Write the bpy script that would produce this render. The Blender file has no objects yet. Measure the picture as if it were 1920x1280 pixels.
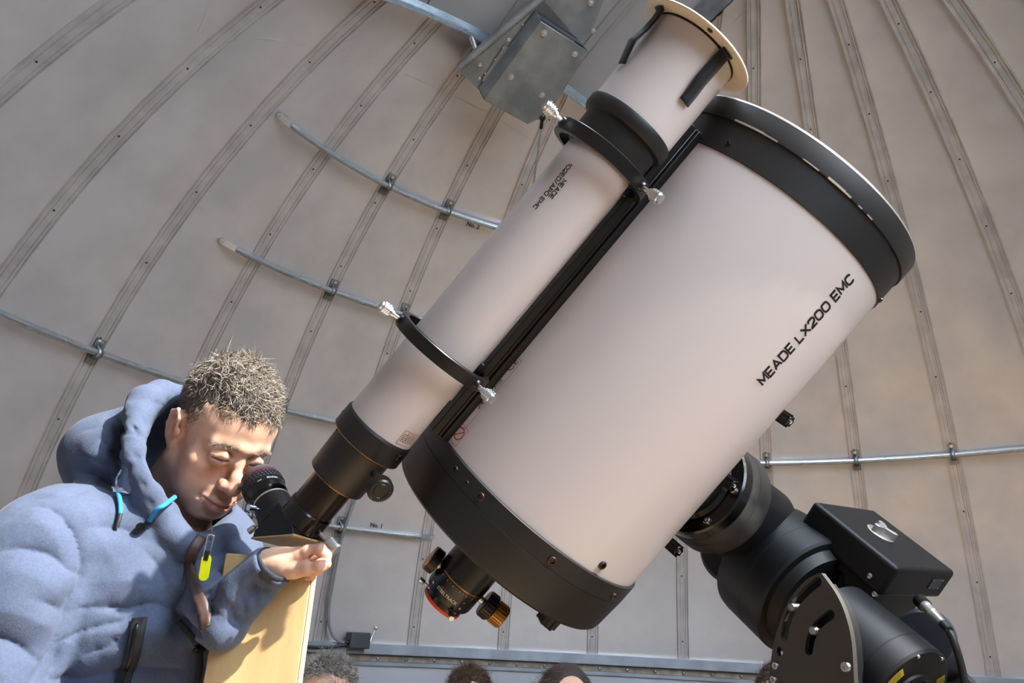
import bpy, bmesh, math, random
import numpy as np
from mathutils import Vector, Matrix

S = bpy.context.scene
COL = S.collection
rnd = random.Random(7)
R2 = math.radians

# ------------------------------------------------------------------ camera
FPX = 1442.0                       # focal length in pixels of the 1920 x 1280 frame
PITCH, ROLL = R2(21.113), R2(3.019)
CAMZ = 1.30
def cdir(x, y, z):
    """camera space (x right, y up, z away) -> world direction"""
    c, s = math.cos(ROLL), math.sin(ROLL)
    x, y = c * x - s * y, s * x + c * y
    cp, sp = math.cos(PITCH), math.sin(PITCH)
    return Vector((x, cp * z - sp * y, sp * z + cp * y))
CAM = Vector((0, 0, CAMZ))
def cpt(x, y, z): return CAM + cdir(x, y, z)
def at(px, py, d): return cpt((px - 960) / FPX * d, -(py - 640) / FPX * d, d)
cam_d = bpy.data.cameras.new('camera')
cam = bpy.data.objects.new('camera', cam_d); COL.objects.link(cam)
cam_d.sensor_width = 36; cam_d.lens = 36 * FPX / 1920; cam_d.clip_start = .02
X_, Y_, Z_ = cdir(1, 0, 0), cdir(0, 1, 0), -cdir(0, 0, 1)
cam.matrix_world = Matrix(((X_.x, Y_.x, Z_.x, 0), (X_.y, Y_.y, Z_.y, 0), (X_.z, Y_.z, Z_.z, CAMZ), (0, 0, 0, 1)))
S.camera = cam

# ------------------------------------------------------------------ light: sky through the slit, sun down the telescope's axis
U_C = (0.64030, 0.76578, -0.06003)        # optical axis in camera space
U = cdir(*U_C).normalized()
w = bpy.data.worlds.new('sky'); S.world = w; w.use_nodes = True
bg = w.node_tree.nodes['Background']
bg.inputs['Color'].default_value = (0.74, 0.85, 1.0, 1); bg.inputs['Strength'].default_value = 33.0
sl = bpy.data.lights.new('sun', 'SUN'); sun = bpy.data.objects.new('sun', sl); COL.objects.link(sun)
sl.energy = 30.0; sl.angle = R2(0.55); sl.color = (1.0, 0.94, 0.85)
SUN = (U + cdir(.76716, -.64146, 0) * .034 - cdir(0, 0, 1) * .030).normalized()
sun.rotation_euler = (-SUN).to_track_quat('-Z', 'Y').to_euler(); sun.location = (2, -1, 4)
S.view_settings.view_transform = 'Standard'; S.view_settings.look = 'None'
S.view_settings.exposure = -1.25; S.view_settings.gamma = 1; S.view_settings.use_curve_mapping = False
S.cycles.max_bounces = 10; S.cycles.diffuse_bounces = 6; S.cycles.glossy_bounces = 4
S.cycles.use_denoising = True; S.cycles.caustics_reflective = False; S.cycles.caustics_refractive = False
S.cycles.sample_clamp_indirect = 12.0

# ------------------------------------------------------------------ materials
def lin(h):
    h = h.lstrip('#'); o = []
    for i in (0, 2, 4):
        v = int(h[i:i + 2], 16) / 255; o.append(v / 12.92 if v <= .04045 else ((v + .055) / 1.055) ** 2.4)
    return (*o, 1.0)
def mat(name, col, rough=.5, metal=0., var=0., vscale=8., bump=0., bscale=40., coat=0., sheen=0., sss=0., attr=None, stretch=None, spec=.5, rvar=0., col2=None):
    m = bpy.data.materials.new(name); m.use_nodes = True; nt = m.node_tree; N = nt.nodes; L = nt.links
    b = N['Principled BSDF']; c = lin(col) if isinstance(col, str) else (*col, 1)
    b.inputs['Base Color'].default_value = c; b.inputs['Roughness'].default_value = rough; b.inputs['Metallic'].default_value = metal
    b.inputs['Coat Weight'].default_value = coat; b.inputs['Coat Roughness'].default_value = .06
    b.inputs['Sheen Weight'].default_value = sheen; b.inputs['Specular IOR Level'].default_value = spec
    if sss: b.inputs['Subsurface Weight'].default_value = sss; b.inputs['Subsurface Radius'].default_value = (.012, .005, .003); b.inputs['Subsurface Scale'].default_value = .6
    src = None
    tc = N.new('ShaderNodeTexCoord'); co = tc.outputs['Object']
    if stretch:
        mp = N.new('ShaderNodeMapping'); mp.inputs['Scale'].default_value = stretch; L.new(co, mp.inputs['Vector']); co = mp.outputs['Vector']
    if attr:
        a = N.new('ShaderNodeAttribute'); a.attribute_name = attr; src = a.outputs['Color']
    if var or rvar:
        n = N.new('ShaderNodeTexNoise'); n.inputs['Scale'].default_value = vscale; n.inputs['Detail'].default_value = 6; L.new(co, n.inputs['Vector'])
    if var:
        mx = N.new('ShaderNodeMix'); mx.data_type = 'RGBA'; mx.blend_type = 'MIX'
        c2 = lin(col2) if col2 else tuple(min(1, v * (1 - var)) for v in c[:3]) + (1,)
        if src:
            mx.blend_type = 'MULTIPLY'; L.new(src, mx.inputs['A']); k = 1 - var; mx.inputs['B'].default_value = (k, k, k, 1)
        else: mx.inputs['A'].default_value = c; mx.inputs['B'].default_value = c2
        rp = N.new('ShaderNodeMapRange'); rp.inputs['From Min'].default_value = .35; rp.inputs['From Max'].default_value = .65
        L.new(n.outputs['Fac'], rp.inputs['Value']); L.new(rp.outputs['Result'], mx.inputs['Factor']); src = mx.outputs['Result']
    if rvar:
        rr = N.new('ShaderNodeMapRange'); rr.inputs['To Min'].default_value = rough - rvar; rr.inputs['To Max'].default_value = rough + rvar
        rr.inputs['From Min'].default_value = .3; rr.inputs['From Max'].default_value = .7
        L.new(n.outputs['Fac'], rr.inputs['Value']); L.new(rr.outputs['Result'], b.inputs['Roughness'])
    if src: L.new(src, b.inputs['Base Color'])
    if bump:
        n2 = N.new('ShaderNodeTexNoise'); n2.inputs['Scale'].default_value = bscale; n2.inputs['Detail'].default_value = 4; L.new(co, n2.inputs['Vector'])
        bp = N.new('ShaderNodeBump'); bp.inputs['Strength'].default_value = bump; bp.inputs['Distance'].default_value = .004
        L.new(n2.outputs['Fac'], bp.inputs['Height']); L.new(bp.outputs['Normal'], b.inputs['Normal'])
    return m

M = dict(
    gore=mat('galvanised_gore', '#d8d2cf', .36, .75, var=.2, vscale=3.5, bump=.05, bscale=260, rvar=.07),
    leaf=mat('dull_galvanised', '#8f8884', .62, .15, var=.14, vscale=3.5),
    rib=mat('galvanised_rib', '#c8c2be', .34, .7, var=.2, vscale=14, bump=.05, bscale=200),
    zinc=mat('bright_zinc', '#c3ccd2', .24, .9, var=.15, vscale=20, rvar=.06),
    sheet=mat('spangled_sheet', '#909293', .36, .75, var=.4, vscale=9, rvar=.1, bump=.04, bscale=60),
    channel=mat('painted_channel', '#8e949c', .45, .3, var=.25, vscale=12),
    wall=mat('grey_wall', '#a4a6ab', .6, .1, var=.1, vscale=3),
    floor=mat('wood_floor', '#d6b48a', .5, 0, var=.3, vscale=5, stretch=(1, 9, 1)),
    white=mat('white_enamel', '#d2c6c1', .28, 0, var=.03, vscale=3, coat=.45),
    cream=mat('cream_plastic', '#e6d8c0', .5, 0, var=.03),
    black=mat('black_satin', '#181717', .45, 0, var=.25, vscale=30, bump=.03, bscale=500),
    anod=mat('black_anodised', '#0e0d0e', .3, .1, var=.2, vscale=12),
    gloss=mat('gloss_black', '#0b0b0c', .2, 0),
    bronze=mat('dark_brown_anodised', '#20130f', .25, .3),
    mount=mat('black_mount_paint', '#0b0c0e', .5, .0, var=.2, vscale=20, bump=.04, bscale=700, spec=.3),
    plate=mat('charcoal_plate', '#332f2b', .55, .0, var=.12, vscale=9),
    steel=mat('stainless_steel', '#d3d6da', .26, 1., var=.1, vscale=60),
    dark=mat('dark_hole', '#040404', .8),
    brass=mat('brass', '#a87b45', .3, .9, var=.15, vscale=40),
    gold=mat('champagne_plate', '#c9ab72', .4, .2, var=.06),
    alu=mat('silver_aluminium', '#c4c0bb', .32, .8),
    orange=mat('orange_cap', '#f0481c', .4),
    red=mat('dark_red', '#8c1730', .4),
    rubber=mat('grey_rubber', '#3a393c', .65),
    velcro=mat('black_velcro', '#08080a', .95, sheen=.2, bump=.4, bscale=900),
    ink=mat('black_ink', '#0b0b0d', .5),
    wink=mat('white_ink', '#d6d6d6', .5),
    rink=mat('red_ink', '#a33338', .5),
    label=mat('pale_label', '#d9c6bb', .5),
    yellow=mat('yellow_label', '#b09a1e', .5, var=.15, vscale=200),
    lime=mat('neon_yellow', '#f0f000', .4),
    cable=mat('black_cable', '#17181a', .5),
    grey=mat('grey_cable', '#6d6f73', .5),
    ply=mat('plywood', '#c4a878', .55, 0, var=.12, vscale=6, stretch=(5, 5, .8), bump=.05, bscale=120, col2='#b8976a'),
    plyedge=mat('plywood_edge', '#e8d7a8', .6, var=.2, vscale=40, stretch=(1, 1, 8)),
    plastic=mat('dark_grey_plastic', '#2e3136', .5),
)
_dust = M['mount'].copy(); _dust.name = 'dusty_mount_paint'; M['dusty'] = _dust
def _mk_dust():
    nt = _dust.node_tree; N = nt.nodes; L = nt.links; b = N['Principled BSDF']
    tc = N.new('ShaderNodeTexCoord'); n = N.new('ShaderNodeTexNoise'); n.inputs['Scale'].default_value = 9; n.inputs['Detail'].default_value = 8
    L.new(tc.outputs['Object'], n.inputs['Vector'])
    mp = N.new('ShaderNodeMapRange'); mp.inputs['From Min'].default_value = .52; mp.inputs['From Max'].default_value = .72; L.new(n.outputs['Fac'], mp.inputs['Value'])
    mx = N.new('ShaderNodeMix'); mx.data_type = 'RGBA'; mx.inputs['A'].default_value = lin('#0c0c0d'); mx.inputs['B'].default_value = lin('#3c3c3a')
    L.new(mp.outputs['Result'], mx.inputs['Factor']); L.new(mx.outputs['Result'], b.inputs['Base Color'])
_mk_dust()

# ------------------------------------------------------------------ mesh helpers
def frame(x, y, z, o=(0, 0, 0)):
    x, y, z, o = Vector(x), Vector(y), Vector(z), Vector(o)
    return Matrix(((x.x, y.x, z.x, o.x), (x.y, y.y, z.y, o.y), (x.z, y.z, z.z, o.z), (0, 0, 0, 1)))
def zframe(z, o=(0, 0, 0), hint=(0, 0, 1)):
    z = Vector(z).normalized(); h = Vector(hint)
    if abs(z.dot(h.normalized())) > .98: h = Vector((1, 0, 0))
    x = h.cross(z).normalized(); return frame(x, z.cross(x), z, o)

class MB:
    def __init__(s): s.v = []; s.f = []; s.M = Matrix.Identity(4)
    def add(s, vs, fs, Mx=None):
        n = len(s.v); Mx = s.M @ Mx if Mx is not None else s.M
        s.v += [tuple(Mx @ Vector(p)) for p in vs]; s.f += [tuple(i + n for i in f) for f in fs]; return s
    def box(s, c, d, Mx=None):
        x, y, z = c; a, b, e = d[0] / 2, d[1] / 2, d[2] / 2
        vs = [(x + i * a, y + j * b, z + k * e) for i in (-1, 1) for j in (-1, 1) for k in (-1, 1)]
        return s.add(vs, [(0, 1, 3, 2), (4, 6, 7, 5), (0, 4, 5, 1), (2, 3, 7, 6), (0, 2, 6, 4), (1, 5, 7, 3)], Mx)
    def lathe(s, prof, n=48, Mx=None, a0=0., a1=2 * math.pi):
        full = abs(a1 - a0 - 2 * math.pi) < 1e-6; m = n if full else n + 1
        vs = []; fs = []; P = len(prof)
        for i in range(m):
            a = a0 + (a1 - a0) * i / n; c, q = math.cos(a), math.sin(a)
            vs += [(r * c, r * q, z) for r, z in prof]
        for i in range(n):
            j = (i + 1) % m
            for k in range(P - 1):
                if prof[k][0] < 1e-7: fs.append((i * P + k, j * P + k + 1, i * P + k + 1)) if prof[k + 1][0] > 1e-7 else None
                elif prof[k + 1][0] < 1e-7: fs.append((i * P + k, j * P + k, i * P + k + 1))
                else: fs.append((i * P + k, j * P + k, j * P + k + 1, i * P + k + 1))
        return s.add(vs, fs, Mx)
    def cyl(s, a, b, r, r2=None, n=24, bev=0.):
        a, b = Vector(a), Vector(b); h = (b - a).length; r2 = r if r2 is None else r2
        if bev: pr = [(0, 0), (r - bev, 0), (r, bev), (r2, h - bev), (r2 - bev, h), (0, h)]
        else: pr = [(0, 0), (r, 0), (r2, h), (0, h)]
        return s.lathe(pr, n, zframe(b - a, a))
    def tube(s, path, r, n=8, caps=True):
        path = [Vector(p) for p in path]; rs = r if hasattr(r, '__len__') else [r] * len(path)
        vs = []; fs = []; up = None
        for i, p in enumerate(path):
            t = (path[min(i + 1, len(path) - 1)] - path[max(i - 1, 0)]).normalized()
            if up is None: up = t.orthogonal().normalized()
            up = (up - t * up.dot(t)).normalized(); q = t.cross(up)
            vs += [tuple(p + (up * math.cos(2 * math.pi * k / n) + q * math.sin(2 * math.pi * k / n)) * rs[i]) for k in range(n)]
        for i in range(len(path) - 1):
            for k in range(n): fs.append((i * n + k, i * n + (k + 1) % n, (i + 1) * n + (k + 1) % n, (i + 1) * n + k))
        if caps: fs.append(tuple(range(n))[::-1]); fs.append(tuple(range((len(path) - 1) * n, len(path) * n)))
        return s.add(vs, fs)
    def prism(s, out, z0, z1, Mx=None):
        n = len(out); vs = [(x, y, z0) for x, y in out] + [(x, y, z1) for x, y in out]
        return s.add(vs, [tuple(range(n))[::-1], tuple(range(n, 2 * n))] + [(i, (i + 1) % n, n + (i + 1) % n, n + i) for i in range(n)], Mx)
    def hexa(s, p8):   # 4 bottom + 4 top corners
        return s.add(p8, [(3, 2, 1, 0), (4, 5, 6, 7), (0, 1, 5, 4), (1, 2, 6, 5), (2, 3, 7, 6), (3, 0, 4, 7)])
    def build(s, name, m, parent=None, smooth=35, bevel=0., seg=2, kind=None):
        me = bpy.data.meshes.new(name); me.from_pydata(s.v, [], s.f); me.validate()
        bm = bmesh.new(); bm.from_mesh(me); bmesh.ops.recalc_face_normals(bm, faces=bm.faces); bm.to_mesh(me); bm.free()
        return link(name, me, m, parent, smooth, bevel, seg, kind)
def link(name, me, m, parent=None, smooth=35, bevel=0., seg=2, kind=None):
    o = bpy.data.objects.new(name, me); COL.objects.link(o)
    for q in (m if isinstance(m, (list, tuple)) else [m]): me.materials.append(q)
    if smooth is not None:
        me.shade_smooth()
        if smooth < 180: me.set_sharp_from_angle(angle=R2(smooth))
    if bevel:
        b = o.modifiers.new('bevel', 'BEVEL'); b.width = bevel; b.segments = seg; b.limit_method = 'ANGLE'; b.angle_limit = R2(40)
    if parent: o.parent = parent
    if kind: o['kind'] = kind
    return o
def thing(name, label, cat, Mx=None, group=None):
    o = bpy.data.objects.new(name, None); COL.objects.link(o); o.empty_display_size = .05
    if Mx is not None: o.matrix_world = Mx if isinstance(Mx, Matrix) else Matrix.Translation(Mx)
    o['label'] = label; o['category'] = cat
    if group: o['group'] = group
    return o
def tag(o, label, cat, group=None):
    o['label'] = label; o['category'] = cat
    if group: o['group'] = group
    return o
def struct(o): o['kind'] = 'structure'; return o
def copy_of(src, parent, Mx=None):
    o = src.copy(); COL.objects.link(o); o.parent = parent
    if Mx is not None: o.matrix_local = Mx
    for ch in src.children: c = ch.copy(); COL.objects.link(c); c.parent = o
    return o
def text_mesh(body, size, bold=0., squeeze=1., spacing=1.):
    """flat lettering: returns vertices (2D, centred) and faces"""
    cu = bpy.data.curves.new('lettering', 'FONT'); cu.body = body; cu.size = size; cu.align_x = 'CENTER'; cu.align_y = 'CENTER'
    cu.offset = bold; cu.space_character = spacing; cu.resolution_u = 3
    o = bpy.data.objects.new('lettering', cu); COL.objects.link(o)
    dg = bpy.context.evaluated_depsgraph_get(); me = o.evaluated_get(dg).to_mesh()
    vs = [(v.co.x * squeeze, v.co.y) for v in me.vertices]; fs = [tuple(p.vertices) for p in me.polygons]
    o.evaluated_get(dg).to_mesh_clear(); bpy.data.objects.remove(o); bpy.data.curves.remove(cu)
    return vs, fs
def text_on_cyl(name, body, size, r, theta, t, m, parent, bold=0., squeeze=1., flip=1, along=True, lift=.0006, spacing=1.):
    """lettering wrapped on a cylinder around local Z; reading direction +Z (flip=1) or -Z (flip=-1), or around (along=False)"""
    vs, fs = text_mesh(body, size, bold, squeeze, spacing); b = MB(); out = []
    for x, y in vs:
        if along: z, s_ = t + flip * x, flip * y
        else: z, s_ = t + flip * y, -flip * x
        a = theta - s_ / r if along else theta + s_ / r * -1
        out.append(((r + lift) * math.cos(a), (r + lift) * math.sin(a), z))
    b.add(out, fs); return b.build(name, m, parent, smooth=None)
def text_flat(name, body, size, Mx, m, parent, bold=0., squeeze=1., spacing=1.):
    vs, fs = text_mesh(body, size, bold, squeeze, spacing); b = MB(); b.add([(x, y, 0) for x, y in vs], fs, Mx)
    return b.build(name, m, parent, smooth=None)

# wide stroke lettering for the names printed on the tubes
def _arc(cx, cy, rx, ry, a0, a1, n=7): return [(cx + rx * math.cos(R2(a0 + (a1 - a0) * i / n)), cy + ry * math.sin(R2(a0 + (a1 - a0) * i / n))) for i in range(n + 1)]
GLY = {'M': (1.25, [[(0, 0), (0, 1), (.625, .25), (1.25, 1), (1.25, 0)]]), 'E': (1.0, [[(1, 0), (0, 0), (0, 1), (1, 1)], [(0, .5), (.9, .5)]]), 'A': (1.25, [[(0, 0), (.625, 1), (1.25, 0)], [(.28, .30), (.97, .30)]]),
       'D': (1.15, [[(0, 0), (0, 1)] + [(.75, 1)] + _arc(.75, .6, .4, .4, 80, 0) + _arc(.75, .4, .4, .4, 0, -80) + [(.75, 0), (0, 0)]]), 'L': (.95, [[(0, 1), (0, 0), (.95, 0)]]), 'X': (1.2, [[(0, 0), (1.2, 1)], [(0, 1), (1.2, 0)]]),
       '2': (1.05, [_arc(.3, .72, .3, .28, 180, 90) + _arc(.75, .72, .3, .28, 90, -50) + [(0, .05), (0, 0), (1.05, 0)]]), '0': (1.15, [_arc(.38, .62, .38, .38, 180, 90) + _arc(.77, .62, .38, .38, 90, 0) + _arc(.77, .38, .38, .38, 0, -90) + _arc(.38, .38, .38, .38, -90, -180) + [(0, .62)]]),
       'C': (1.1, [_arc(.75, .62, .35, .38, 30, 90) + _arc(.38, .62, .38, .38, 90, 180) + _arc(.38, .38, .38, .38, 180, 270) + _arc(.75, .38, .35, .38, 270, 330)]), '1': (.4, [[(0, .72), (.3, 1), (.3, 0)]]), '/': (.6, [[(0, -.1), (.6, 1.1)]]),
       'P': (1.05, [[(0, 0), (0, 1), (.75, 1)] + _arc(.75, .73, .3, .27, 80, -80) + [(.75, .46), (0, .46)]]), ' ': (.35, [])}
GLY['O'] = GLY['0']
def wide_text(body, h, stroke=.2, gap=.32, sx=1.):
    """stroke letters: list of quads (centred), cap height h"""
    W = sum(GLY[c][0] + gap for c in body) - gap; x0 = -W / 2; vs, fs = [], []
    for c in body:
        w_, lines = GLY[c]
        for ln in lines:
            P = [Vector(p) for p in ln]; off = []
            for i, p in enumerate(P):
                d0 = (p - P[i - 1]).normalized() if i else None; d1 = (P[i + 1] - p).normalized() if i < len(P) - 1 else None
                d0 = d0 or d1; d1 = d1 or d0; t = (d0 + d1); t = t.normalized() if t.length > .2 else d1; n_ = Vector((-t.y, t.x)); k = 1 / max(.45, n_.dot(Vector((-d1.y, d1.x)))); off.append(n_ * stroke / 2 * k)
            b0 = len(vs)
            for p, o in zip(P, off): vs += [((x0 + p.x + o.x) * h * sx, (p.y + o.y - .5) * h), ((x0 + p.x - o.x) * h * sx, (p.y - o.y - .5) * h)]
            fs += [(b0 + 2 * i, b0 + 2 * i + 1, b0 + 2 * i + 3, b0 + 2 * i + 2) for i in range(len(P) - 1)]
        x0 += w_ + gap
    return vs, fs, W * h * sx
def wide_on_cyl(body, length, h, r, theta, t, m, parent, flip=1, stroke=.2, lift=.0004):
    _, _, L = wide_text(body, h, stroke); vs, fs, _ = wide_text(body, h, stroke, sx=length / L); b = MB()
    out = []
    for x, y in vs: a = theta - flip * y / r; out.append(((r + lift) * math.cos(a), (r + lift) * math.sin(a), t + flip * x))
    b.add(out, fs); return b.build('lettering', m, parent, smooth=None)
# ------------------------------------------------------------------ dome (galvanised gores, ribs, slit)
RD = 2.5
DC = CAM + Vector((0.2377, 0.5656, -0.0789)) * RD          # centre of the sphere
SD = Vector((.6, -.8, 0)); SP = Vector((.8, .6, 0))          # slit direction and across
P0, P1, BK = -.95, .55, 1.11                                # slit sides (across) and its rear end (behind the zenith)
PH, STEP = R2(-32.684), R2(9.8377)
EL0 = math.asin(.055)
def sph(az, el, r=RD): return Vector((r * math.cos(el) * math.sin(az), r * math.cos(el) * math.cos(az), r * math.sin(el)))
def dome_hit(px, py, r=RD):
    d = cdir((px - 960) / FPX, -(py - 640) / FPX, 1).normalized(); C = DC - CAM; b = d.dot(C)
    return d * (b + math.sqrt(b * b - C.length_squared + r * r)) - C
dome = bpy.data.objects.new('ceiling', None); COL.objects.link(dome); dome.location = DC; struct(dome)
def cut_slit(bm, side=0.):
    for co, no in ((SP * (P0 - side), SP), (SP * (P1 + side), SP), (-SD * (BK + side), SD)):
        g = bm.verts[:] + bm.edges[:] + bm.faces[:]
        bmesh.ops.bisect_plane(bm, geom=g, plane_co=co, plane_no=no, dist=1e-5)
    kill = [f for f in bm.faces if P0 - side < f.calc_center_median().dot(SP) < P1 + side and -f.calc_center_median().dot(SD) < BK + side
            and f.calc_center_median().dot(SD) < 2.46]
    bmesh.ops.delete(bm, geom=kill, context='FACES')
def strip_mesh(cols, els):
    vs = [c(e) for e in els for c in cols]; n = len(cols)
    return vs, [(i * n + k, i * n + k + 1, (i + 1) * n + k + 1, (i + 1) * n + k) for i in range(len(els) - 1) for k in range(n - 1)]
def dome_piece(name, vs, fs, m, side=0., smooth=30):
    me = bpy.data.meshes.new(name); me.from_pydata([tuple(v) for v in vs], [], fs)
    bm = bmesh.new(); bm.from_mesh(me); cut_slit(bm, side); n = len(bm.faces); bm.to_mesh(me); bm.free()
    if not n: bpy.data.meshes.remove(me); return None
    return link(name, me, m, dome, smooth)
els = [EL0 + (R2(87.5) - EL0) * i / 26 for i in range(27)]
azs = [PH + STEP * k for k in range(-18, 19)]
ends = azs + [azs[0] + 2 * math.pi]
for i in range(len(ends) - 1):
    a0, a1 = ends[i], ends[i + 1]
    cols = [(lambda e, a=a0 + (a1 - a0) * q / 4, dr=(.004 if q in (1, 2, 3) else 0): sph(a, e, RD + dr)) for q in range(5)]
    vs, fs = strip_mesh(cols, els); dome_piece('gore_panel', vs, fs, M['gore'])
RIBP = [(-.026, 0), (-.026, .011), (-.0225, .011), (-.0225, .003), (-.012, .003), (-.011, .0055), (.002, .0055), (.004, .002), (.011, .002), (.0125, .007), (.0165, .007), (.0165, .003), (.0225, .003), (.0225, .010), (.026, .010), (.026, 0)]
def rib_vs(a, e, w_, h):
    c = sph(a, e, RD - h); s = min(1., math.cos(e) * 3.2); return c + Vector((math.cos(a), -math.sin(a), 0)) * w_ * s
for a in azs:
    cols = [(lambda e, w_=w_, h=h: rib_vs(a, e, w_, h)) for w_, h in RIBP]
    vs, fs = strip_mesh(cols, els); r = dome_piece('rib', vs, fs, M['rib'], smooth=25)
    if r is None: continue
    sb = MB(); k = 0
    while True:
        e = R2(5.2 + 6.82 * k); k += 1
        if e > R2(76): break
        p = rib_vs(a, e, -.004, .0055)
        if P0 < p.dot(SP) < P1 and -p.dot(SD) < BK: continue
        n_ = -p.normalized(); sb.lathe([(0.0038, 0), (.0038, .0015), (.0028, .0025), (.0014, .0012), (0, .0012)], 6, zframe(n_, p))
    if sb.v: o = sb.build('rib_screw', M['ink'], r, kind='stuff'); 
# crown disc that closes the apex
cb = MB(); cb.lathe([(0, RD * math.sin(R2(87.5)) + .002), (.13, RD * math.sin(R2(87.5)) - .003)], 24)
me = bpy.data.meshes.new('crown'); me.from_pydata(cb.v, [], cb.f); bm = bmesh.new(); bm.from_mesh(me); cut_slit(bm); nf = len(bm.faces); bm.to_mesh(me); bm.free()
if nf: link('crown', me, M['gore'], dome)
# rear shutter leaf outside the slit's upper end, with its own seams
def sl_pt(p, b, r):            # point on the sphere r at across p, behind b
    return SP * p - SD * b + Vector((0, 0, math.sqrt(r * r - p * p - b * b)))
RS = RD + .07; B1 = .02
shut = bpy.data.objects.new('trim_1', None); COL.objects.link(shut); shut.location = DC; struct(shut)
ps = [P0 - .06 + (P1 - P0 + .12) * i / 5 for i in range(6)]
for i in range(5):
    cols = [(lambda b, p=ps[i] + (ps[i + 1] - ps[i]) * q / 3: sl_pt(p, b, RS)) for q in range(4)]
    vs, fs = strip_mesh(cols, [B1 + (1.32 - B1) * j / 10 for j in range(11)])
    b = MB(); b.add(vs, fs); b.build('shutter_panel', M['leaf'], shut)
for i in range(1, 5):
    b = MB(); prof = [(-.022, .0), (-.022, .014), (-.016, .014), (-.014, .004), (.014, .004), (.016, .014), (.022, .014), (.022, 0)]
    vs, fs = strip_mesh([(lambda bb, w_=w_, h=h: sl_pt(ps[i] + w_, bb, RS - h)) for w_, h in prof], [B1 + (1.32 - B1) * j / 10 for j in range(11)])
    b.add(vs, fs); b.build('shutter_rib', M['leaf'], shut, smooth=25)
for p0_ in (P0 - .06, P1 + .06):  # unseen skirts added to stop sky light leaking under the rear leaf
    b = MB(); vs = [sl_pt(p0_, B1 + (1.32 - B1) * j / 12, r_) for j in range(13) for r_ in (RS, RD + .003)]
    b.add([tuple(v) for v in vs], [(2 * j, 2 * j + 1, 2 * j + 3, 2 * j + 2) for j in range(12)]); b.build('light_leak_skirt', M['leaf'], shut)
b = MB(); vs = [sl_pt(P0 - .06 + (P1 - P0 + .12) * j / 12, 1.32, r_) for j in range(13) for r_ in (RS, RD + .003)]
b.add([tuple(v) for v in vs], [(2 * j, 2 * j + 1, 2 * j + 3, 2 * j + 2) for j in range(12)]); b.build('light_leak_skirt', M['leaf'], shut)
# channel along the slit's rear end and its two curbs
def arc_channel(name, f, n, m, lipa=.045, lipb=.038, th=.004):
    """angle section swept along f(i/n) -> (point, inward, side)"""
    b = MB(); vs = []
    for i in range(n + 1):
        p, inn, sd = f(i / n)
        vs += [p, p + inn * lipa, p + inn * lipa + sd * th, p + inn * th + sd * th, p + inn * th + sd * lipb, p + sd * lipb]
    fs = [(i * 6 + k, i * 6 + (k + 1) % 6, (i + 1) * 6 + (k + 1) % 6, (i + 1) * 6 + k) for i in range(n) for k in range(6)]
    fs += [(5, 4, 3, 2, 1, 0), tuple(n * 6 + k for k in range(6))]
    b.add([tuple(v) for v in vs], fs); return b
def f_rear(t):
    p = sl_pt(P0 - .05 + (P1 - P0 + .07) * t, BK - .012, RD - .012); return p, -p.normalized(), SD * .8 + Vector((0, 0, .15))
slit = bpy.data.objects.new('trim_2', None); COL.objects.link(slit); slit.location = DC; struct(slit)
arc_channel('x', f_rear, 16, None, .05, .035).build('rear_channel', M['zinc'], slit, smooth=30)
def f_side(p0, sg, b0):
    def g(t):
        # from behind the zenith down to the foot of the slit
        th0, th1 = math.asin(-b0 / 2.43), R2(82)
        th = th0 + (th1 - th0) * t; rr = math.sqrt((RD + .05) ** 2 - p0 * p0)
        p = SP * p0 + SD * (rr * math.sin(th)) + Vector((0, 0, rr * math.cos(th))); q = p - SP * p0
        return p, -q.normalized(), SP * sg
    return g
arc_channel('x', f_side(P1 - .055, 1, .66), 24, None, .12, .07, .004).build('slit_curb', M['sheet'], slit, smooth=30)
arc_channel('x', f_side(P0 + .03, -1, 1.1), 24, None, .10, .06).build('slit_curb', M['sheet'], slit, smooth=30)

# unseen lower shutter leaf, added to cut sky light on the low walls
low = bpy.data.objects.new('trim_sky_blocker', None); COL.objects.link(low); low.location = DC; struct(low)
def low_pt(p, t): q = math.sqrt(RS * RS - p * p); return SP * p + SD * (q * math.cos(t)) + Vector((0, 0, q * math.sin(t)))
for i in range(5):
    cols = [(lambda t, p=ps[i] + (ps[i + 1] - ps[i]) * q / 3: low_pt(p, t)) for q in range(4)]
    vs, fs = strip_mesh(cols, [R2(-2 + 24 * j / 10) for j in range(11)])
    b = MB(); b.add(vs, fs); b.build('shutter_panel', M['gore'], low)
# lower skirt: base ring channel and the round wall below it, floor
ring = bpy.data.objects.new('trim_3', None); COL.objects.link(ring); ring.location = DC; struct(ring)
zr = RD * math.sin(EL0)
b = MB(); b.lathe([(RD - .004, zr + .012), (RD - .045, zr + .012), (RD - .047, zr + .009), (RD - .047, zr - .030), (RD - .042, zr - .032), (RD - .012, zr - .032), (RD - .012, zr - .075), (RD - .016, zr - .078), (RD, zr - .082)], 144)
b.build('ring_channel', M['channel'], ring, smooth=30)
b = MB(); b.lathe([(RD - .0135, zr - .036), (RD - .016, zr - .037), (RD - .016, zr - .060), (RD - .0135, zr - .061)], 144)
b.build('rubbing_strip', mat('stained_strip', '#9a8f80', .5, .2, var=.5, vscale=25), ring)
b = MB()
for i in range(120):
    a = i * math.pi * 2 / 120 + .01; p = Vector((math.sin(a) * (RD - .016), math.cos(a) * (RD - .016), zr - .049))
    n_ = -Vector((p.x, p.y, 0)).normalized(); b.lathe([(.008, 0), (.008, .005), (.004, .007), (0, .007)], 6, zframe(n_, p))
b.build('ring_bolt', M['sheet'], ring, kind='stuff')
wl = bpy.data.objects.new('wall_round', None); COL.objects.link(wl); wl.location = (DC.x, DC.y, 0); struct(wl)
wz = DC.z + zr - .08
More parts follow.
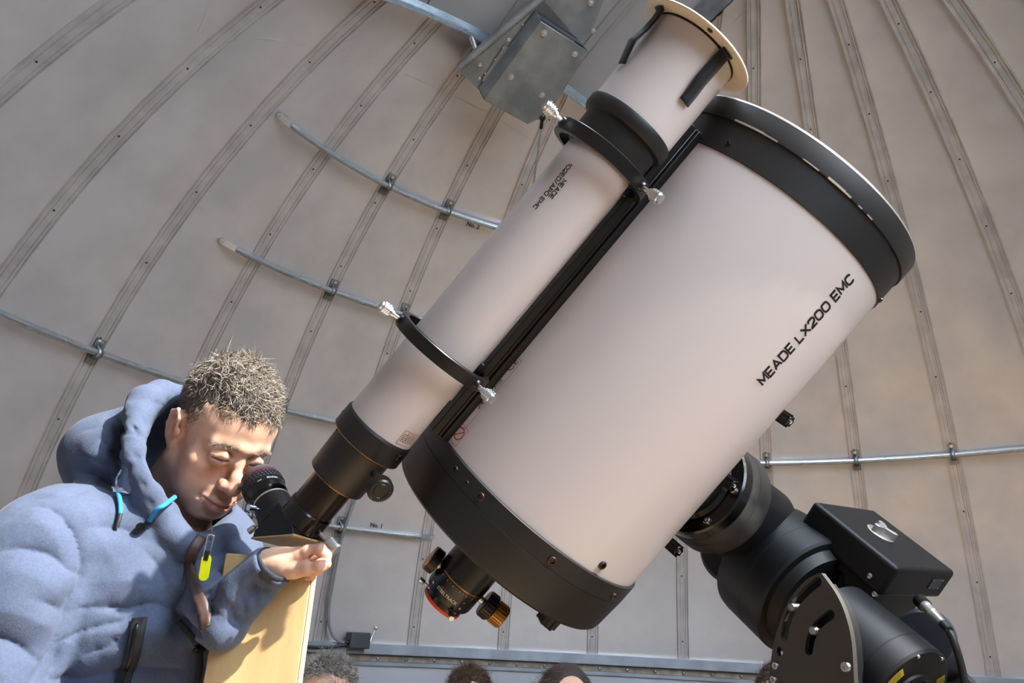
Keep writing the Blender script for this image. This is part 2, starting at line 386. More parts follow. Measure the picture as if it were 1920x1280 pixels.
for i in range(18):
    b = MB(); a0, a1 = PH + STEP * (i * 2 - 18), PH + STEP * (i * 2 - 16)
    if i == 17: a1 = PH + STEP * -18 + 2 * math.pi
    b.add([(math.sin(a0 + (a1 - a0) * q / 6) * (RD - .006), math.cos(a0 + (a1 - a0) * q / 6) * (RD - .006), z) for z in (0, wz) for q in range(7)], [(q, q + 1, q + 8, q + 7) for q in range(6)])
    b.build('wall_panel', M['wall'], wl)
b = MB(); b.lathe([(0, 0), (RD + .1, 0)], 64); fl = b.build('floor', M['floor']); fl.location = (DC.x, DC.y, 0); struct(fl)

# tubular stiffener rods with pipe clips
def rod(label, zf, a0, a1, clips, tip0=True, tip1=False, r=.0118, tail=0.):
    t = thing('stiffener_rod', label, 'rod', DC + sph((a0 + a1) / 2, math.asin(zf), RD - .03), 'galvanised stiffener rods across the dome ribs')
    org = Vector(t.location) - DC; el = math.asin(zf)
    def pt(a, h=.030):
        return sph(a, el, RD - h) - org
    n = max(8, int(abs(a1 - a0) / R2(2))); path = [pt(a0 + (a1 - a0) * i / n) for i in range(n + 1)]
    MB().tube(path, r, 12).build('rod_tube', M['zinc'], t, smooth=60)
    for flag, a, sg in ((tip0, a0, -1), (tip1, a1, 1)):
        if not flag: continue
        b = MB(); p = pt(a); q = pt(a + sg * R2(.8)); e_ = pt(a + sg * R2(2.3), .006)
        b.tube([pt(a - sg * R2(.9)), p, q], [r + .0015, r + .0015, r * .9], 12)
        d = (e_ - q).normalized(); nn = -(pt(a) + org).normalized(); wd = d.cross(nn).normalized()
        b.hexa([q - wd * .011 - nn * .002, q + wd * .011 - nn * .002, e_ + wd * .012, e_ - wd * .012, q - wd * .011 + nn * .002, q + wd * .011 + nn * .002, e_ + wd * .012 + nn * .004, e_ - wd * .012 + nn * .004])
        b.lathe([(.012, 0), (.012, .004), (.0, .004)], 16, zframe(nn, e_))
        o = b.build('flattened_end', M['zinc'], t, smooth=30)
        MB().cyl(e_ + nn * .003, e_ + nn * .009, .0055, n=6).build('end_bolt', M['steel'], o)
    for k in clips:
        a = PH + STEP * k; p = pt(a); nn = -(p + org).normalized(); tg = Vector((math.cos(a), -math.sin(a), 0)); up = tg.cross(nn) * -1
        if up.z < 0: up = -up
        b = MB(); base = p - nn * .024
        for sg in (1, -1):
            c = base + up * .030 * sg + nn * .003
            b.hexa([c + tg * x * .017 + up * y * .016 + nn * z for z in (-.003, .004) for x, y in ((-1, -1), (1, -1), (1, 1), (-1, 1))])
        vs = []
        for i in range(13):
            th = math.pi * (i / 12) * 1.1 - .05 * math.pi
            for off in (-.009, .009): vs.append(p + up * math.cos(th) * (r + .003) + nn * math.sin(th) * (r + .003) + tg * off)
        vs = [base + up * .026 + nn * .007 + tg * o_ for o_ in (-.009, .009)] + vs + [base - up * .026 + nn * .007 + tg * o_ for o_ in (-.009, .009)]
        b.add(vs, [(2 * i, 2 * i + 1, 2 * i + 3, 2 * i + 2) for i in range(len(vs) // 2 - 1)])
        o = b.build('pipe_clip', M['sheet'], t, smooth=40)
        md = o.modifiers.new('thick', 'SOLIDIFY'); md.thickness = .0022
        MB().cyl(base + up * .036 + nn * .006, base + up * .036 + nn * .013, .007, n=6).build('clip_bolt', M['steel'], o)
    return t
az = lambda k: PH + STEP * k
rod('lowest long galvanised rod, passing behind the man and on to the right wall', .416, R2(-80), R2(60), list(range(-4, 10)), False, False)
rod('middle galvanised rod on the left, running behind the rear guide ring', .6005, R2(-54.6), R2(8), [-1, 0, 1, 2])
rod('topmost galvanised rod on the left, starting alone below the drive box', .7455, R2(-58.2), R2(10), [-1, 0, 1, 2])
rod('short low rod ending with a flattened tip beside the focuser', .2475, R2(-60), R2(-24.6), [-2, -1, 0], False, True)
# ------------------------------------------------------------------ main telescope (local Z = optical axis, X = right-down, Y = away)
E_C, F_C = (.76716, -.64146, 0.), (.038506, .046052, .998197)
A0_C = (0.22570, -0.01731, 1.21681)
def c2w_frame(x, y, z, o): return frame(cdir(*x), cdir(*y), cdir(*z), cpt(*o))
TM = c2w_frame(E_C, F_C, U_C, A0_C)
TMI = TM.inverted()
def cyl_hit(Mi, px, py, r):
    """pixel -> (angle, height) on a cylinder of radius r about the local Z axis"""
    o = Mi @ CAM; p = Mi @ at(px, py, 1.0); d = p - o
    a = d.x ** 2 + d.y ** 2; b = o.x * d.x + o.y * d.y; c = o.x ** 2 + o.y ** 2 - r * r
    q = b * b - a * c
    t = (-b - math.sqrt(max(q, 0))) / a; h = o + d * t
    return math.atan2(h.y, h.x), h.z
scope = thing('reflector_telescope', 'large white tube telescope with black end rings, carried on the black mount', 'telescope', TM)
R0 = .2035
MB().lathe([(R0, -.30), (R0, .262)], 128).build('tube', M['white'], scope)
MB().lathe([(R0 - .01, .262), (R0 - .001, .2575), (.2050, .2575), (.2056, .2583), (.2056, .3060), (R0 - .01, .3060)], 128).build('front_ring', M['black'], scope, smooth=30)
b = MB(); b.lathe([(.2056, .3040), (.2076, .3036), (.2084, .3046), (.2086, .3325), (.2078, .3352), (.2050, .3362), (.195, .3362), (.193, .333), (0, .333)], 128)
cap = b.build('front_cap', M['black'], scope, smooth=28)
for a0_, a1_, w_ in ((226, 240, .0018), (240, 246, .0010), (257, 264, .0006), (268, 276, .0020), (276, 279, .0012), (283, 285, .0006), (288, 291, .0008)):
    b = MB(); b.lathe([(.2068, .30357), (.2082, .3034), (.2089, .3044), (.20885, .3044 + w_)], 24, None, R2(a0_), R2(a1_)); b.build('worn_paint_edge', M['alu'], cap)
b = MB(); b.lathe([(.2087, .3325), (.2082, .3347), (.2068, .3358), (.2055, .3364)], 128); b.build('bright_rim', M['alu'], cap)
MB().lathe([(R0 - .01, -.290), (R0 + .001, -.2947), (.2072, -.2952), (.2080, -.2962), (.2080, -.3222), (.2070, -.3226)], 128).build('rear_collar', M['black'], scope, smooth=30)
MB().lathe([(.2064, -.3222), (.2080, -.3232), (.2050, -.372), (.2035, -.3800), (.2005, -.3832), (.060, -.3832), (.060, -.380), (0, -.380)], 128).build('rear_cell', M['black'], scope, smooth=28)
def socket_screw(Mi, par, px, py, r, rad, m, name='screw', proud=.003):
    th, t = cyl_hit(Mi, px, py, r); n = Vector((math.cos(th), math.sin(th), 0)); p = n * r + Vector((0, 0, t))
    b = MB(); b.lathe([(rad, -.002), (rad, proud * .7), (rad * .85, proud), (rad * .55, proud), (rad * .5, proud * .2), (0, proud * .2)], 16, zframe(n, p))
    return b.build(name, m, par, smooth=40)
scrw = mat('browned_screw', '#4a3a33', .35, .8)
for px, py, r, rad, m in ((1035, 1051, .2080, .0068, scrw), (1129, 1059, R0, .0062, scrw), (901, 931, .2080, .0062, scrw), (1150, 1117, .2080, .0055, scrw),
                          (876, 905, .2080, .0028, M['dark']), (855, 879, .2080, .0034, M['dark']), (1366, 269, .2056, .003, M['dark']), (1650, 562, .2056, .004, M['anod'])):
    socket_screw(TMI, scope, px, py, r, rad, m)
# lettering and stickers on the tube
th, t = cyl_hit(TMI, 1512, 617, R0); th0, t0 = cyl_hit(TMI, 1427, 714, R0); th1, t1 = cyl_hit(TMI, 1595, 521, R0)
wide_on_cyl('MEADE LX200 EMC', t1 - t0 + .004, .0150, R0, th, (t0 + t1) / 2, M['ink'], scope, 1, .27)
def sticker(par, r, th, t, w_, h_, name, lines, rim=None, ink='ink', fill='label', lift=.0003):
    """flat print bent round the tube: rim, warning mark and rows of small dashes"""
    b = MB(); n = 6; vs = [((r + lift) * math.cos(th + (i / n - .5) * w_ / r), (r + lift) * math.sin(th + (i / n - .5) * w_ / r), t + k * h_ / 2) for i in range(n + 1) for k in (-1, 1)]
    b.add(vs, [(2 * i, 2 * i + 1, 2 * i + 3, 2 * i + 2) for i in range(n)]); o = b.build(name, M[fill], par, smooth=None)
    def bar(u0, u1, v0, v1, bb, q=.0006):
        m_ = 5; vs = [((r + q) * math.cos(th + u / r), (r + q) * math.sin(th + u / r), t + v) for u in [u0 + (u1 - u0) * i / m_ for i in range(m_ + 1)] for v in (v0, v1)]
        bb.add(vs, [(2 * i, 2 * i + 1, 2 * i + 3, 2 * i + 2) for i in range(m_)])
    if rim:
        bb = MB(); e_ = .0006; x, y = w_ / 2, h_ / 2
        bar(-x, x, y - e_, y, bb); bar(-x, x, -y, -y + e_, bb); bar(-x, -x + e_, -y, y, bb); bar(x - e_, x, -y, y, bb); bb.build('sticker_rim', M[rim], o, smooth=None)
    if lines:
        bb = MB(); q = random.Random(3)
        for k in range(lines):
            v = h_ * (.22 - .62 * k / max(1, lines)); u = -w_ * .42
            while u < w_ * .38:
                L = q.uniform(.002, .006); bar(u, min(u + L, w_ * .42), v, v + h_ * .05, bb); u += L + .0012
        bb.build('sticker_print', M[ink], o, smooth=None)
    return o
# rail on the tube (dovetail plate), seen edge-on between both telescopes
AL = R2(180 + 27); qr = Vector((math.cos(AL), math.sin(AL), 0)); qt = Vector((-math.sin(AL), math.cos(AL), 0))
_, tb = cyl_hit(TMI, 842, 842, .215); _, tt = cyl_hit(TMI, 1312, 245, .215)
RM = frame(qt, qr, (0, 0, 1)); Lr = tt - tb; Cr = (tt + tb) / 2
def rail_prism(sec, z0, z1): return MB().prism(sec, z0, z1, RM)
rail = rail_prism([(-.036, R0 - .004), (.036, R0 - .004), (.036, R0 + .008), (.031, R0 + .010), (.031, R0 + .014), (.035, R0 + .016), (.033, R0 + .027), (-.033, R0 + .027), (-.035, R0 + .016), (-.031, R0 + .014), (-.031, R0 + .010), (-.036, R0 + .008)], tb, tt).build('dovetail_rail', M['anod'], scope, bevel=.0012)
rail_prism([(-.010, R0 + .027), (.019, R0 + .027), (.019, R0 + .031), (-.010, R0 + .031)], tb + .05, tt - .06).build('silver_bar', mat('pale_bar', '#cfcac4', .4), rail)
b = MB(); b.prism([(.012 + .004 * math.cos(a), tb + .028 + (.014 if math.sin(a) > 0 else -.014) + .004 * math.sin(a)) for a in [i * math.pi / 8 for i in range(16)]], -.0004, .0004,
                  RM @ frame((1, 0, 0), (0, 0, 1), (0, -1, 0), (0, R0 + .0272, 0))); b.build('rail_slot', M['dark'], rail)
pm = TMI @ at(1051, 533, 1.06); text_flat('lettering', 'ADM', .012, RM @ frame((0, 0, -1), (-1, 0, 0), (0, 1, 0), (.0265, R0 + .0275, cyl_hit(TMI, 1051, 533, .231)[1])), mat('faint_engraving', '#4a4a4a', .5), rail, squeeze=1.5)
# labels half hidden behind the rail
th, t = cyl_hit(TMI, 868, 800, R0); s1 = sticker(scope, R0, th - .035, t - .012, .045, .03, 'warning_sticker', 0, 'rink')
b = MB()
for i in range(24):
    for rr in (.010, .0118):
        pass
vs = [((R0 + .0007) * math.cos(th + .02 + x / R0), (R0 + .0007) * math.sin(th + .02 + x / R0), t - .010 + y) for i in range(25) for x, y in ((r_ * math.cos(i * math.pi / 12), r_ * math.sin(i * math.pi / 12)) for r_ in (.0085, .0102))]
b.add(vs, [(2 * i, 2 * i + 1, 2 * i + 3, 2 * i + 2) for i in range(24)]); b.build('sticker_print', M['rink'], s1, smooth=None)
b = MB(); b.add([((R0 + .0007) * math.cos(th + .02 + x / R0), (R0 + .0007) * math.sin(th + .02 + x / R0), t - .010 + y) for x, y in ((-.0068, -.0058), (-.0058, -.0068), (.0068, .0058), (.0058, .0068))], [(0, 1, 2, 3)]); b.build('sticker_print', M['rink'], s1, smooth=None)
th, t = cyl_hit(TMI, 920, 738, R0); s2 = sticker(scope, R0, th - .10, t, .055, .13, 'info_sticker', 0, 'plastic')
text_on_cyl('sticker_print', 'CE', .017, R0, th - .012, t + .052, M['ink'], s2, lift=.0007)
text_on_cyl('sticker_print', '24', .013, R0, th - .005, t - .022, M['ink'], s2, lift=.0007)
text_on_cyl('sticker_print', 'F/10', .009, R0, th + .0, t + .018, M['ink'], s2, lift=.0007)
# mirror lock knob under the rear cell
kl = TMI @ at(1022, 1168, 1.17); kl = Vector((kl.x, kl.y, -.383)); b = MB()
b.cyl(kl, kl - Vector((0, 0, .006)), .017, n=24); b.cyl(kl - Vector((0, 0, .006)), kl - Vector((0, 0, .042)), .0165, .0155, 12, .002)
for i in range(6):
    a = i * math.pi / 3; b.cyl(kl + Vector((.0155 * math.cos(a), .0155 * math.sin(a), -.008)), kl + Vector((.0145 * math.cos(a), .0145 * math.sin(a), -.041)), .0035, n=8)
b.build('mirror_lock_knob', M['anod'], scope, smooth=40)

# ------------------------------------------------------------------ focuser on the rear cell
foc = thing('focuser', 'black focuser with an orange bottom ring, hanging under the big telescope', 'focuser', TM @ Matrix.Translation((0, 0, -.3832)))
def zl(z): return z + .3832
FI = (TM @ Matrix.Translation((0, 0, -.3832))).inverted()
_, z1 = cyl_hit(FI, 905, 1118, .0415)
_, z2 = cyl_hit(FI, 828, 1128, .0395)
_, z3 = cyl_hit(FI, 812, 1150, .031)
MB().lathe([(0, 0), (.0505, 0), (.0505, -.010), (.0485, -.012), (.0485, -.022), (.0470, -.024), (.0435, -.024), (.0435, z1 - .004)], 64).build('adapter_flange', M['anod'], foc, smooth=30)
MB().lathe([(.0432, z1 + .012), (.0432, z1), (.0425, z1 - .0015), (.0425, z2 + .006), (.0405, z2), (.035, z2), (.034, z2 - .004), (0, z2 - .004)], 64).build('rotating_body', M['anod'], foc, smooth=30)
MB().lathe([(.0436, z1 + .0010), (.0436, z1 - .0010)], 64).build('bright_line', M['brass'], foc)
MB().lathe([(.0345, z2), (.0345, z2 - .012), (.0335, z2 - .0135), (.0335, z2 - .013)], 48).build('drawtube', M['gloss'], foc, smooth=30)
MB().lathe([(.030, z2 - .011), (.0352, z2 - .011), (.0356, z2 - .013), (.0352, z2 - .0165), (.030, z2 - .0175), (0, z2 - .0175)], 48).build('orange_ring', M['orange'], foc, smooth=30)
thf, _ = cyl_hit(FI, 836, 1118, .0425)
text_on_cyl('lettering', 'STEELTRACK', .0072, .0426, thf, (z1 + z2) / 2 - .006, M['wink'], foc, bold=.0002, squeeze=1., along=False, flip=1)
text_on_cyl('lettering', 'BAADER DIAMOND', .0038, .0426, thf, (z1 + z2) / 2 - .0005, mat('grey_ink', '#77777a', .5), foc, along=False, flip=1)
b = MB()
for i in range(-9, 10):
    a = R2(i * 9) + R2(258); L = .006 if i % 2 == 0 else .0035
    vs = [(.0427 * math.cos(a + s_ * .007), .0427 * math.sin(a + s_ * .007), z1 - .002 - k * L) for s_ in (-1, 1) for k in (0, 1)]
    b.add(vs, [(0, 1, 3, 2)])
b.build('scale_marks', M['wink'], foc, kind='stuff', smooth=None)
for px, py in ((813, 1091), (862, 1140), (870, 1130), (804, 1101), (854, 1149)):
    socket_screw(FI, foc, px, py, .0426, .0024 if px in (813, 862) else .0014, M['steel'], proud=.0012)
zk = z1 - .006
def fknob(sg, parts):
    dk = Vector((sg, 0, 0)); b0 = .040
    o = None
    for a_, b_, r_, m_, n_ in parts:
        b = MB(); b.cyl(dk * (b0 + a_) + Vector((0, -.006, zk)), dk * (b0 + b_) + Vector((0, -.006, zk)), r_, n=36 if n_ == 'f' else 24, bev=.0015)
        if n_ == 'f':
            for i in range(24):
                a = i * math.pi / 12; p = Vector((0, math.cos(a) * r_, math.sin(a) * r_ + zk)) + Vector((0, -.006, 0))
                b.cyl(p + dk * (b0 + a_ + .003), p + dk * (b0 + b_ - .003), .0010, n=6)
        q = b.build('knob' if o is None else 'knob_cap', m_, foc if o is None else o, smooth=40); o = o or q
    return o
fknob(1, [(.010, .029, .0215, M['anod'], 'f'), (.0, .010, .006, M['steel'], 'n'), (.029, .052, .0185, M['brass'], 'f')])
fknob(-1, [(.006, .022, .0215, M['anod'], 'n'), (-.002, .006, .007, M['alu'], 'n'), (.022, .0228, .0205, M['brass'], 'n')])
for ang in (R2(190), R2(292)):
    d = Vector((math.cos(ang), math.sin(ang), 0)); p = d * .034 + Vector((0, 0, z2 - .006)); b = MB()
    b.cyl(p, p + d * .014, .0018, n=8); b.cyl(p + d * .010, p + d * .021, .0042, .005, 10, .0008)
    b.build('thumbscrew', M['steel'], foc, smooth=40)

# ------------------------------------------------------------------ refractor riding on the rail
AR = R2(33); DR = .2972
RF_M = TM @ Matrix.Translation((-DR * math.cos(AR), -DR * math.sin(AR), 0)); RFI = RF_M.inverted()
ref = thing('refractor_telescope', 'slim white refractor telescope held in two black rings beside the big tube', 'telescope', RF_M)
RR, RDW = .0511, .0634
def rh(px, py, r): return cyl_hit(RFI, px, py, r)
_, tc1 = rh(722, 826, .054)      # collar upper edge
_, tc2 = rh(690, 858, .054)      # seam below the collar
_, tfb = rh(622, 915, .0425)     # focuser body end
_, tdw = rh(1190, 207, .0665); tdw -= .008    # foot of the dew shield
tdt = .338       # dew shield top
MB().lathe([(RR, tc1 - .01), (RR, tdw - .03)], 96).build('tube', M['white'], ref)
col_ = MB().lathe([(RR - .004, tc1 + .001), (RR + .0012, tc1), (RR + .0030, tc1 - .003), (RR + .0032, tc2), (RR + .0012, tc2 - .0015), (.047, tc2 - .002)], 96).build('collar', M['black'], ref, smooth=30)
MB().lathe([(RR + .0034, tc2 + .0006), (RR + .0036, tc2), (RR + .0030, tc2 - .0008)], 96).build('bright_line', M['brass'], col_)
MB().lathe([(.046, tc2), (.0455, tc2 - .002), (.0435, tfb + .002), (.0425, tfb), (.030, tfb)], 72).build('focuser_body', M['black'], ref, smooth=30)
MB().lathe([(.0437, tfb + .0012), (.0434, tfb + .0002), (.0424, tfb - .0004)], 72).build('bright_line', M['brass'], ref)
for px, py in ((643, 771), (632, 806)): socket_screw(RFI, ref, px, py, RR + .003 if py < 790 else .045, .0016, M['dark'], proud=.001)
socket_screw(RFI, ref, 747, 857, RR + .003, .0052, M['anod'])
_, tdr = rh(575, 970, .030)
MB().lathe([(.0315, tfb + .004), (.0315, tdr), (.030, tdr - .0015), (0, tdr - .0015)], 64).build('drawtube', M['bronze'], ref, smooth=30)
# focus knob: faces the camera
pk = RFI @ at(714, 921, .985); dk = (RFI @ CAM - pk).normalized(); dk = (dk * .9 + Vector((.45, 0, 0))).normalized(); dk.z = 0; dk.normalize()
b = MB(); b.cyl(pk - dk * .045, pk - dk * .012, .007, n=16); b.cyl(pk - dk * .016, pk, .0165, .0160, 40, .002)
for i in range(36):
    a = i * math.pi / 18; Fk = zframe(dk, pk); o_ = Fk @ Vector((.0165 * math.cos(a), .0165 * math.sin(a), -.013)); b.cyl(o_, o_ + dk * .011, .0009, n=5)
kn = b.build('focus_knob', M['anod'], ref, smooth=40)
MB().lathe([(.009, .0003), (.0098, .0010), (.0106, .0003)], 36, zframe(dk, pk)).build('knob_ring', M['bronze'], kn)
# lens cell, dew shield
RO, RI_, RW = .0765, .0665, .0095
_, tr1 = rh(1150, 291, RO); _, tr2 = rh(832, 678, RO)
MB().lathe([(RR, tr1 - .004), (RR + .004, tr1 - .003), (RR + .006, tr1 + .006), (RR + .0065, tdw - .014), (RR + .013, tdw - .011), (.0665, tdw - .006), (.0668, tdw + .004), (.0655, tdw + .008), (RDW - .002, tdw + .008)], 96).build('lens_cell', M['black'], ref, smooth=30)
MB().lathe([(RDW, tdw), (RDW, tdt), (RDW - .003, tdt), (RDW - .003, tdw)], 96).build('dew_shield', M['white'], ref, smooth=30)
MB().lathe([(0, tdt - .06), (RDW - .003, tdt - .06)], 64).build('objective_lens', M['gloss'], ref)
# guide rings with three knurled screws each; one foot on the rail
def thumbscrew(par, p, d, L=.040, gap=.012):
    b = MB(); b.cyl(p - d * .02, p + d * gap, .0030, n=10); q = p + d * gap
    b.lathe([(0, 0), (.0050, 0), (.0052, .004), (.0078, .0055), (.0080, .0175), (.0068, .019), (.0068, .0215), (0, .0215)], 20, zframe(d, q))
    Fz = zframe(d, q)
    for i in range(20):
        a = i * math.pi / 10
        for k in range(3): b.add([Fz @ Vector(v) for v in ((.0079 * math.cos(a - .1), .0079 * math.sin(a - .1), .0065 + k * .0037), (.0079 * math.cos(a + .1), .0079 * math.sin(a + .1), .0065 + k * .0037), (.0088 * math.cos(a), .0088 * math.sin(a), .0083 + k * .0037), (.0079 * math.cos(a), .0079 * math.sin(a), .0101 + k * .0037))], [(0, 1, 2), (1, 3, 2), (3, 0, 2)])
    return b.build('thumbscrew', M['steel'], par, smooth=30)
RO, RI_, RW = .0765, .0665, .0095
def guide_ring(tz):
    b = MB(); b.lathe([(RI_, -RW), (RO - .001, -RW), (RO, -RW + .001), (RO, RW - .001), (RO - .001, RW), (RI_, RW), (RI_, -RW)], 96)
    b.M = Matrix.Identity(4); o = b.build('guide_ring', M['anod'], ref, smooth=30); o.location = (0, 0, tz)
    for dg in (204, 330, 84):
        a = R2(dg); d = Vector((math.cos(a), math.sin(a), 0)); thumbscrew(o, d * RO, d)
        bb = MB(); bb.cyl(d * (RO - .004), d * (RO + .0035), .0085, .0065, 20, .001); bb.build('screw_boss', M['anod'], o, smooth=40)
    # foot clamped on the rail
    bb = MB(); cm = Matrix.Translation((DR * math.cos(AR), DR * math.sin(AR), 0)) @ RM
    bb.prism([(-.028, R0 + .024), (.032, R0 + .024), (.030, R0 + .034), (.012, R0 + .040), (-.016, R0 + .040)], -.013, .020, cm)
    f_ = bb.build('ring_foot', M['anod'], o, bevel=.002)
    n_ = cm.to_3x3() @ Vector((0, 1, 0)); p_ = cm @ Vector((.024, R0 + .0365, .013))
    MB().lathe([(.003, 0), (.003, .001), (.0018, .0012), (.0018, -.001), (0, -.001)], 12, zframe(n_, p_)).build('foot_screw', M['steel'], f_)
    return o
guide_ring(tr1); guide_ring(tr2)
# lettering on the refractor reads down the tube
th, t = rh(1034, 349, RR); tha, ta = rh(1069, 306, RR); thb, tb_ = rh(1000, 390, RR)
wide_on_cyl('102ED/APO EMC', ta - tb_, .0056, RR, tha * .5 + thb * .5 + .03, (ta + tb_) / 2, M['ink'], ref, -1, .26, .0003)
th2, t2 = rh(1042, 352, RR)
wide_on_cyl('MEADE', (ta - tb_) * .40, .0056, RR, th2 + .06, t2, M['ink'], ref, -1, .26, .0003)
th, t = rh(765, 824, RR)
s3 = sticker(ref, RR, th, t, .030, .022, 'warning_sticker', 5, 'rink')
text_on_cyl('sticker_print', '▲ DANGER', .0032, RR, th, t + .0082, M['rink'], s3, along=False, lift=.0007)

# solar filter strapped on the front of the dew shield
fil = thing('solar_filter', 'round white filter flange strapped with black velcro to the dew shield', 'filter', RF_M @ Matrix.Translation((0, 0, tdt)))
RFL = .0864
MB().lathe([(RDW + .0006, .0015), (RFL, .0015), (RFL + .0006, .0028), (RFL, .0045), (.058, .0045), (.058, .0015)], 96).build('flange', M['cream'], fil, smooth=30)
MB().lathe([(0, .0030), (.058, .0030)], 48).build('filter_foil', mat('silver_foil', '#b8bcc0', .12, 1.), fil)
MB().lathe([(RDW + .0008, .0016), (RDW + .0008, -.0016)], 96).build('joint_line', M['dark'], fil)
FII = fil.matrix_world.inverted()
th, t = cyl_hit(FII, 1327, 62, .078); b = MB(); n_ = Vector((0, 0, -1))
pdot = FII @ at(1327, 62, .955); rr_ = .0765; aa = math.atan2(pdot.y, pdot.x)
b.lathe([(.0042, 0), (.0040, .0012), (0, .0012)], 8, zframe(n_, (rr_ * math.cos(aa), rr_ * math.sin(aa), .0015))); b.build('rivet', M['velcro'], fil)
def strap(th0, pts, wd, name='velcro_strap'):
    """ribbon: list of (height, lift above the dew shield, angle shift)"""
    b = MB(); vs = []
    P_ = []
    for i in range(len(pts) - 1):
        for k in range(4):
            u_ = k / 4; P_.append(tuple(pts[i][j] * (1 - u_) + pts[i + 1][j] * u_ for j in range(3)))
    P_.append(pts[-1])
    for z, h, s_ in P_:
        for w_ in (-.5, -.17, .17, .5):
            a = th0 + s_ + w_ * wd / RDW; r_ = RDW + h + .0007; vs.append((r_ * math.cos(a), r_ * math.sin(a), z))
    b.add(vs, [(4 * i + k, 4 * i + k + 1, 4 * i + 5 + k, 4 * i + 4 + k) for i in range(len(P_) - 1) for k in range(3)])
    o = b.build(name, M['velcro'], fil, smooth=60); md = o.modifiers.new('thick', 'SOLIDIFY'); md.thickness = .0024; md.offset = 1
    return o
tA, zA = cyl_hit(FII, 1352, 108, RDW + .004); tB, zB = cyl_hit(FII, 1282, 192, RDW + .002)
tM, zM = cyl_hit(FII, 1312, 152, RDW + .004)
strap(tA, [(.0012, .010, 0), (-.001, .004, 0), (-.006, .003, 0), (zM, .004, tM - tA), (zM * .45 + zB * .55, .002, (tB - tA) * .75), (zB, .0012, tB - tA)], .0175)
tC, zC = cyl_hit(FII, 1222, 40, RDW + .004)
tD, zD = cyl_hit(FII, 1187, 72, RDW + .006)
strap(R2(206), [(.0012, .012, 0), (-.001, .006, 0), (-.012, .0045, 0), (-.034, .006, .02), (-.055, .011, .05), (-.085, .001, .03)], .0165)
strap(R2(60), [(.0012, .010, 0), (-.02, .004, 0), (-.06, .001, 0)], .0135)
# ------------------------------------------------------------------ equatorial mount
TH = R2(31)
def vadd(*vs): return tuple(sum(c) for c in zip(*vs))
def sc(v, k): return tuple(c * k for c in v)
D_C = tuple(math.cos(TH) * E_C[i] + math.sin(TH) * F_C[i] for i in range(3))
D0_C = vadd(A0_C, sc(U_C, -.1215))
A_C = Vector((-.391, .334, .857)); A_C = tuple((A_C - Vector(D_C) * A_C.dot(Vector(D_C))).normalized())
N_C = tuple(Vector(D_C).cross(Vector(A_C)))
O_C = vadd(D0_C, sc(D_C, .505), sc(N_C, .034))
RA = cdir(*A_C).normalized(); DEC = cdir(*D_C).normalized()
O_W = cpt(*O_C); D0_W = cpt(*D0_C)
PIER = Vector((O_W.x + .05, O_W.y - .07, 0))
mnt = thing('equatorial_mount', 'black motorised mount on a steel pier carrying both telescopes', 'mount', Matrix.Translation(PIER))
MI = mnt.matrix_world.inverted()
def L_(p): return MI @ Vector(p)
def mb(): b = MB(); b.M = MI; return b
DF = frame(TM.to_3x3() @ Vector((0, 0, 1)), DEC.cross(TM.to_3x3() @ Vector((0, 0, 1))), DEC, D0_W)     # local Z along the declination axis
b = mb(); b.box((0, 0, .226), (.42, .10, .030), DF); b.box((0, -.052, .214), (.40, .022, .018), DF); b.box((0, .052, .214), (.40, .022, .018), DF)
sad = b.build('saddle_plate', M['anod'], mnt, bevel=.003)
b = mb(); b.lathe([(0, .236), (.060, .236), (.062, .242), (.066, .244), (.066, .252), (.072, .258), (.078, .2585), (.084, .262), (.0925, .264), (.0955, .2675), (.0958, .287), (.0950, .2875), (.0950, .289)], 96, DF)
b.build('saddle_flange', M['gloss'], mnt, smooth=30)
b = mb(); b.lathe([(.0950, .288), (.0965, .289), (.0985, .306), (.0980, .3068), (.0992, .3075), (.1007, .340), (.0995, .3415), (.07, .342)], 96, DF)
b.build('declination_drum', M['dusty'], mnt, smooth=30)
for px, py in ((1328, 977), (1377, 920)):
    d_ = (at(px, py, 1) - CAM).normalized(); k_ = ((D0_W + DEC * .262) - CAM).dot(DEC) / d_.dot(DEC); p_ = CAM + d_ * k_
    b = mb(); b.lathe([(.0062, -.01), (.0062, .006), (.005, .007), (.003, .007), (.003, .003), (0, .003)], 16, zframe(-DEC, p_)); b.build('flange_screw', M['steel'], mnt, smooth=40)
def clamp_knob(px, py, d, ax_img, L=.030):
    """ribbed clamp lever knob, seen end-on"""
    p = at(px, py, d); q = at(px - ax_img[0], py - ax_img[1], d + .022); dr = (p - q).normalized(); b = mb()
    b.cyl(p - dr * L, p, .0098, .0090, 16, .0012)
    for i in range(8):
        a = i * math.pi / 4; Fz = zframe(dr, p); o_ = Fz @ Vector((.0095 * math.cos(a), .0095 * math.sin(a), -L * .9)); b.cyl(o_, o_ + dr * L * .85, .0018, n=6)
    b.cyl(p - dr * L * 1.6, p - dr * L, .006, n=10)
    o = b.build('clamp_knob', M['gloss'], mnt, smooth=40)
    b = mb(); b.lathe([(.0036, -.001), (.0036, .0012), (.0024, .0014), (.0020, .0002), (0, .0002)], 12, zframe(dr, p)); b.build('knob_screw', M['steel'], o)
clamp_knob(1482, 791, 1.20, (26, 17)); clamp_knob(1377, 911, 1.245, (24, 17)); clamp_knob(1273, 1034, 1.26, (18, 16))
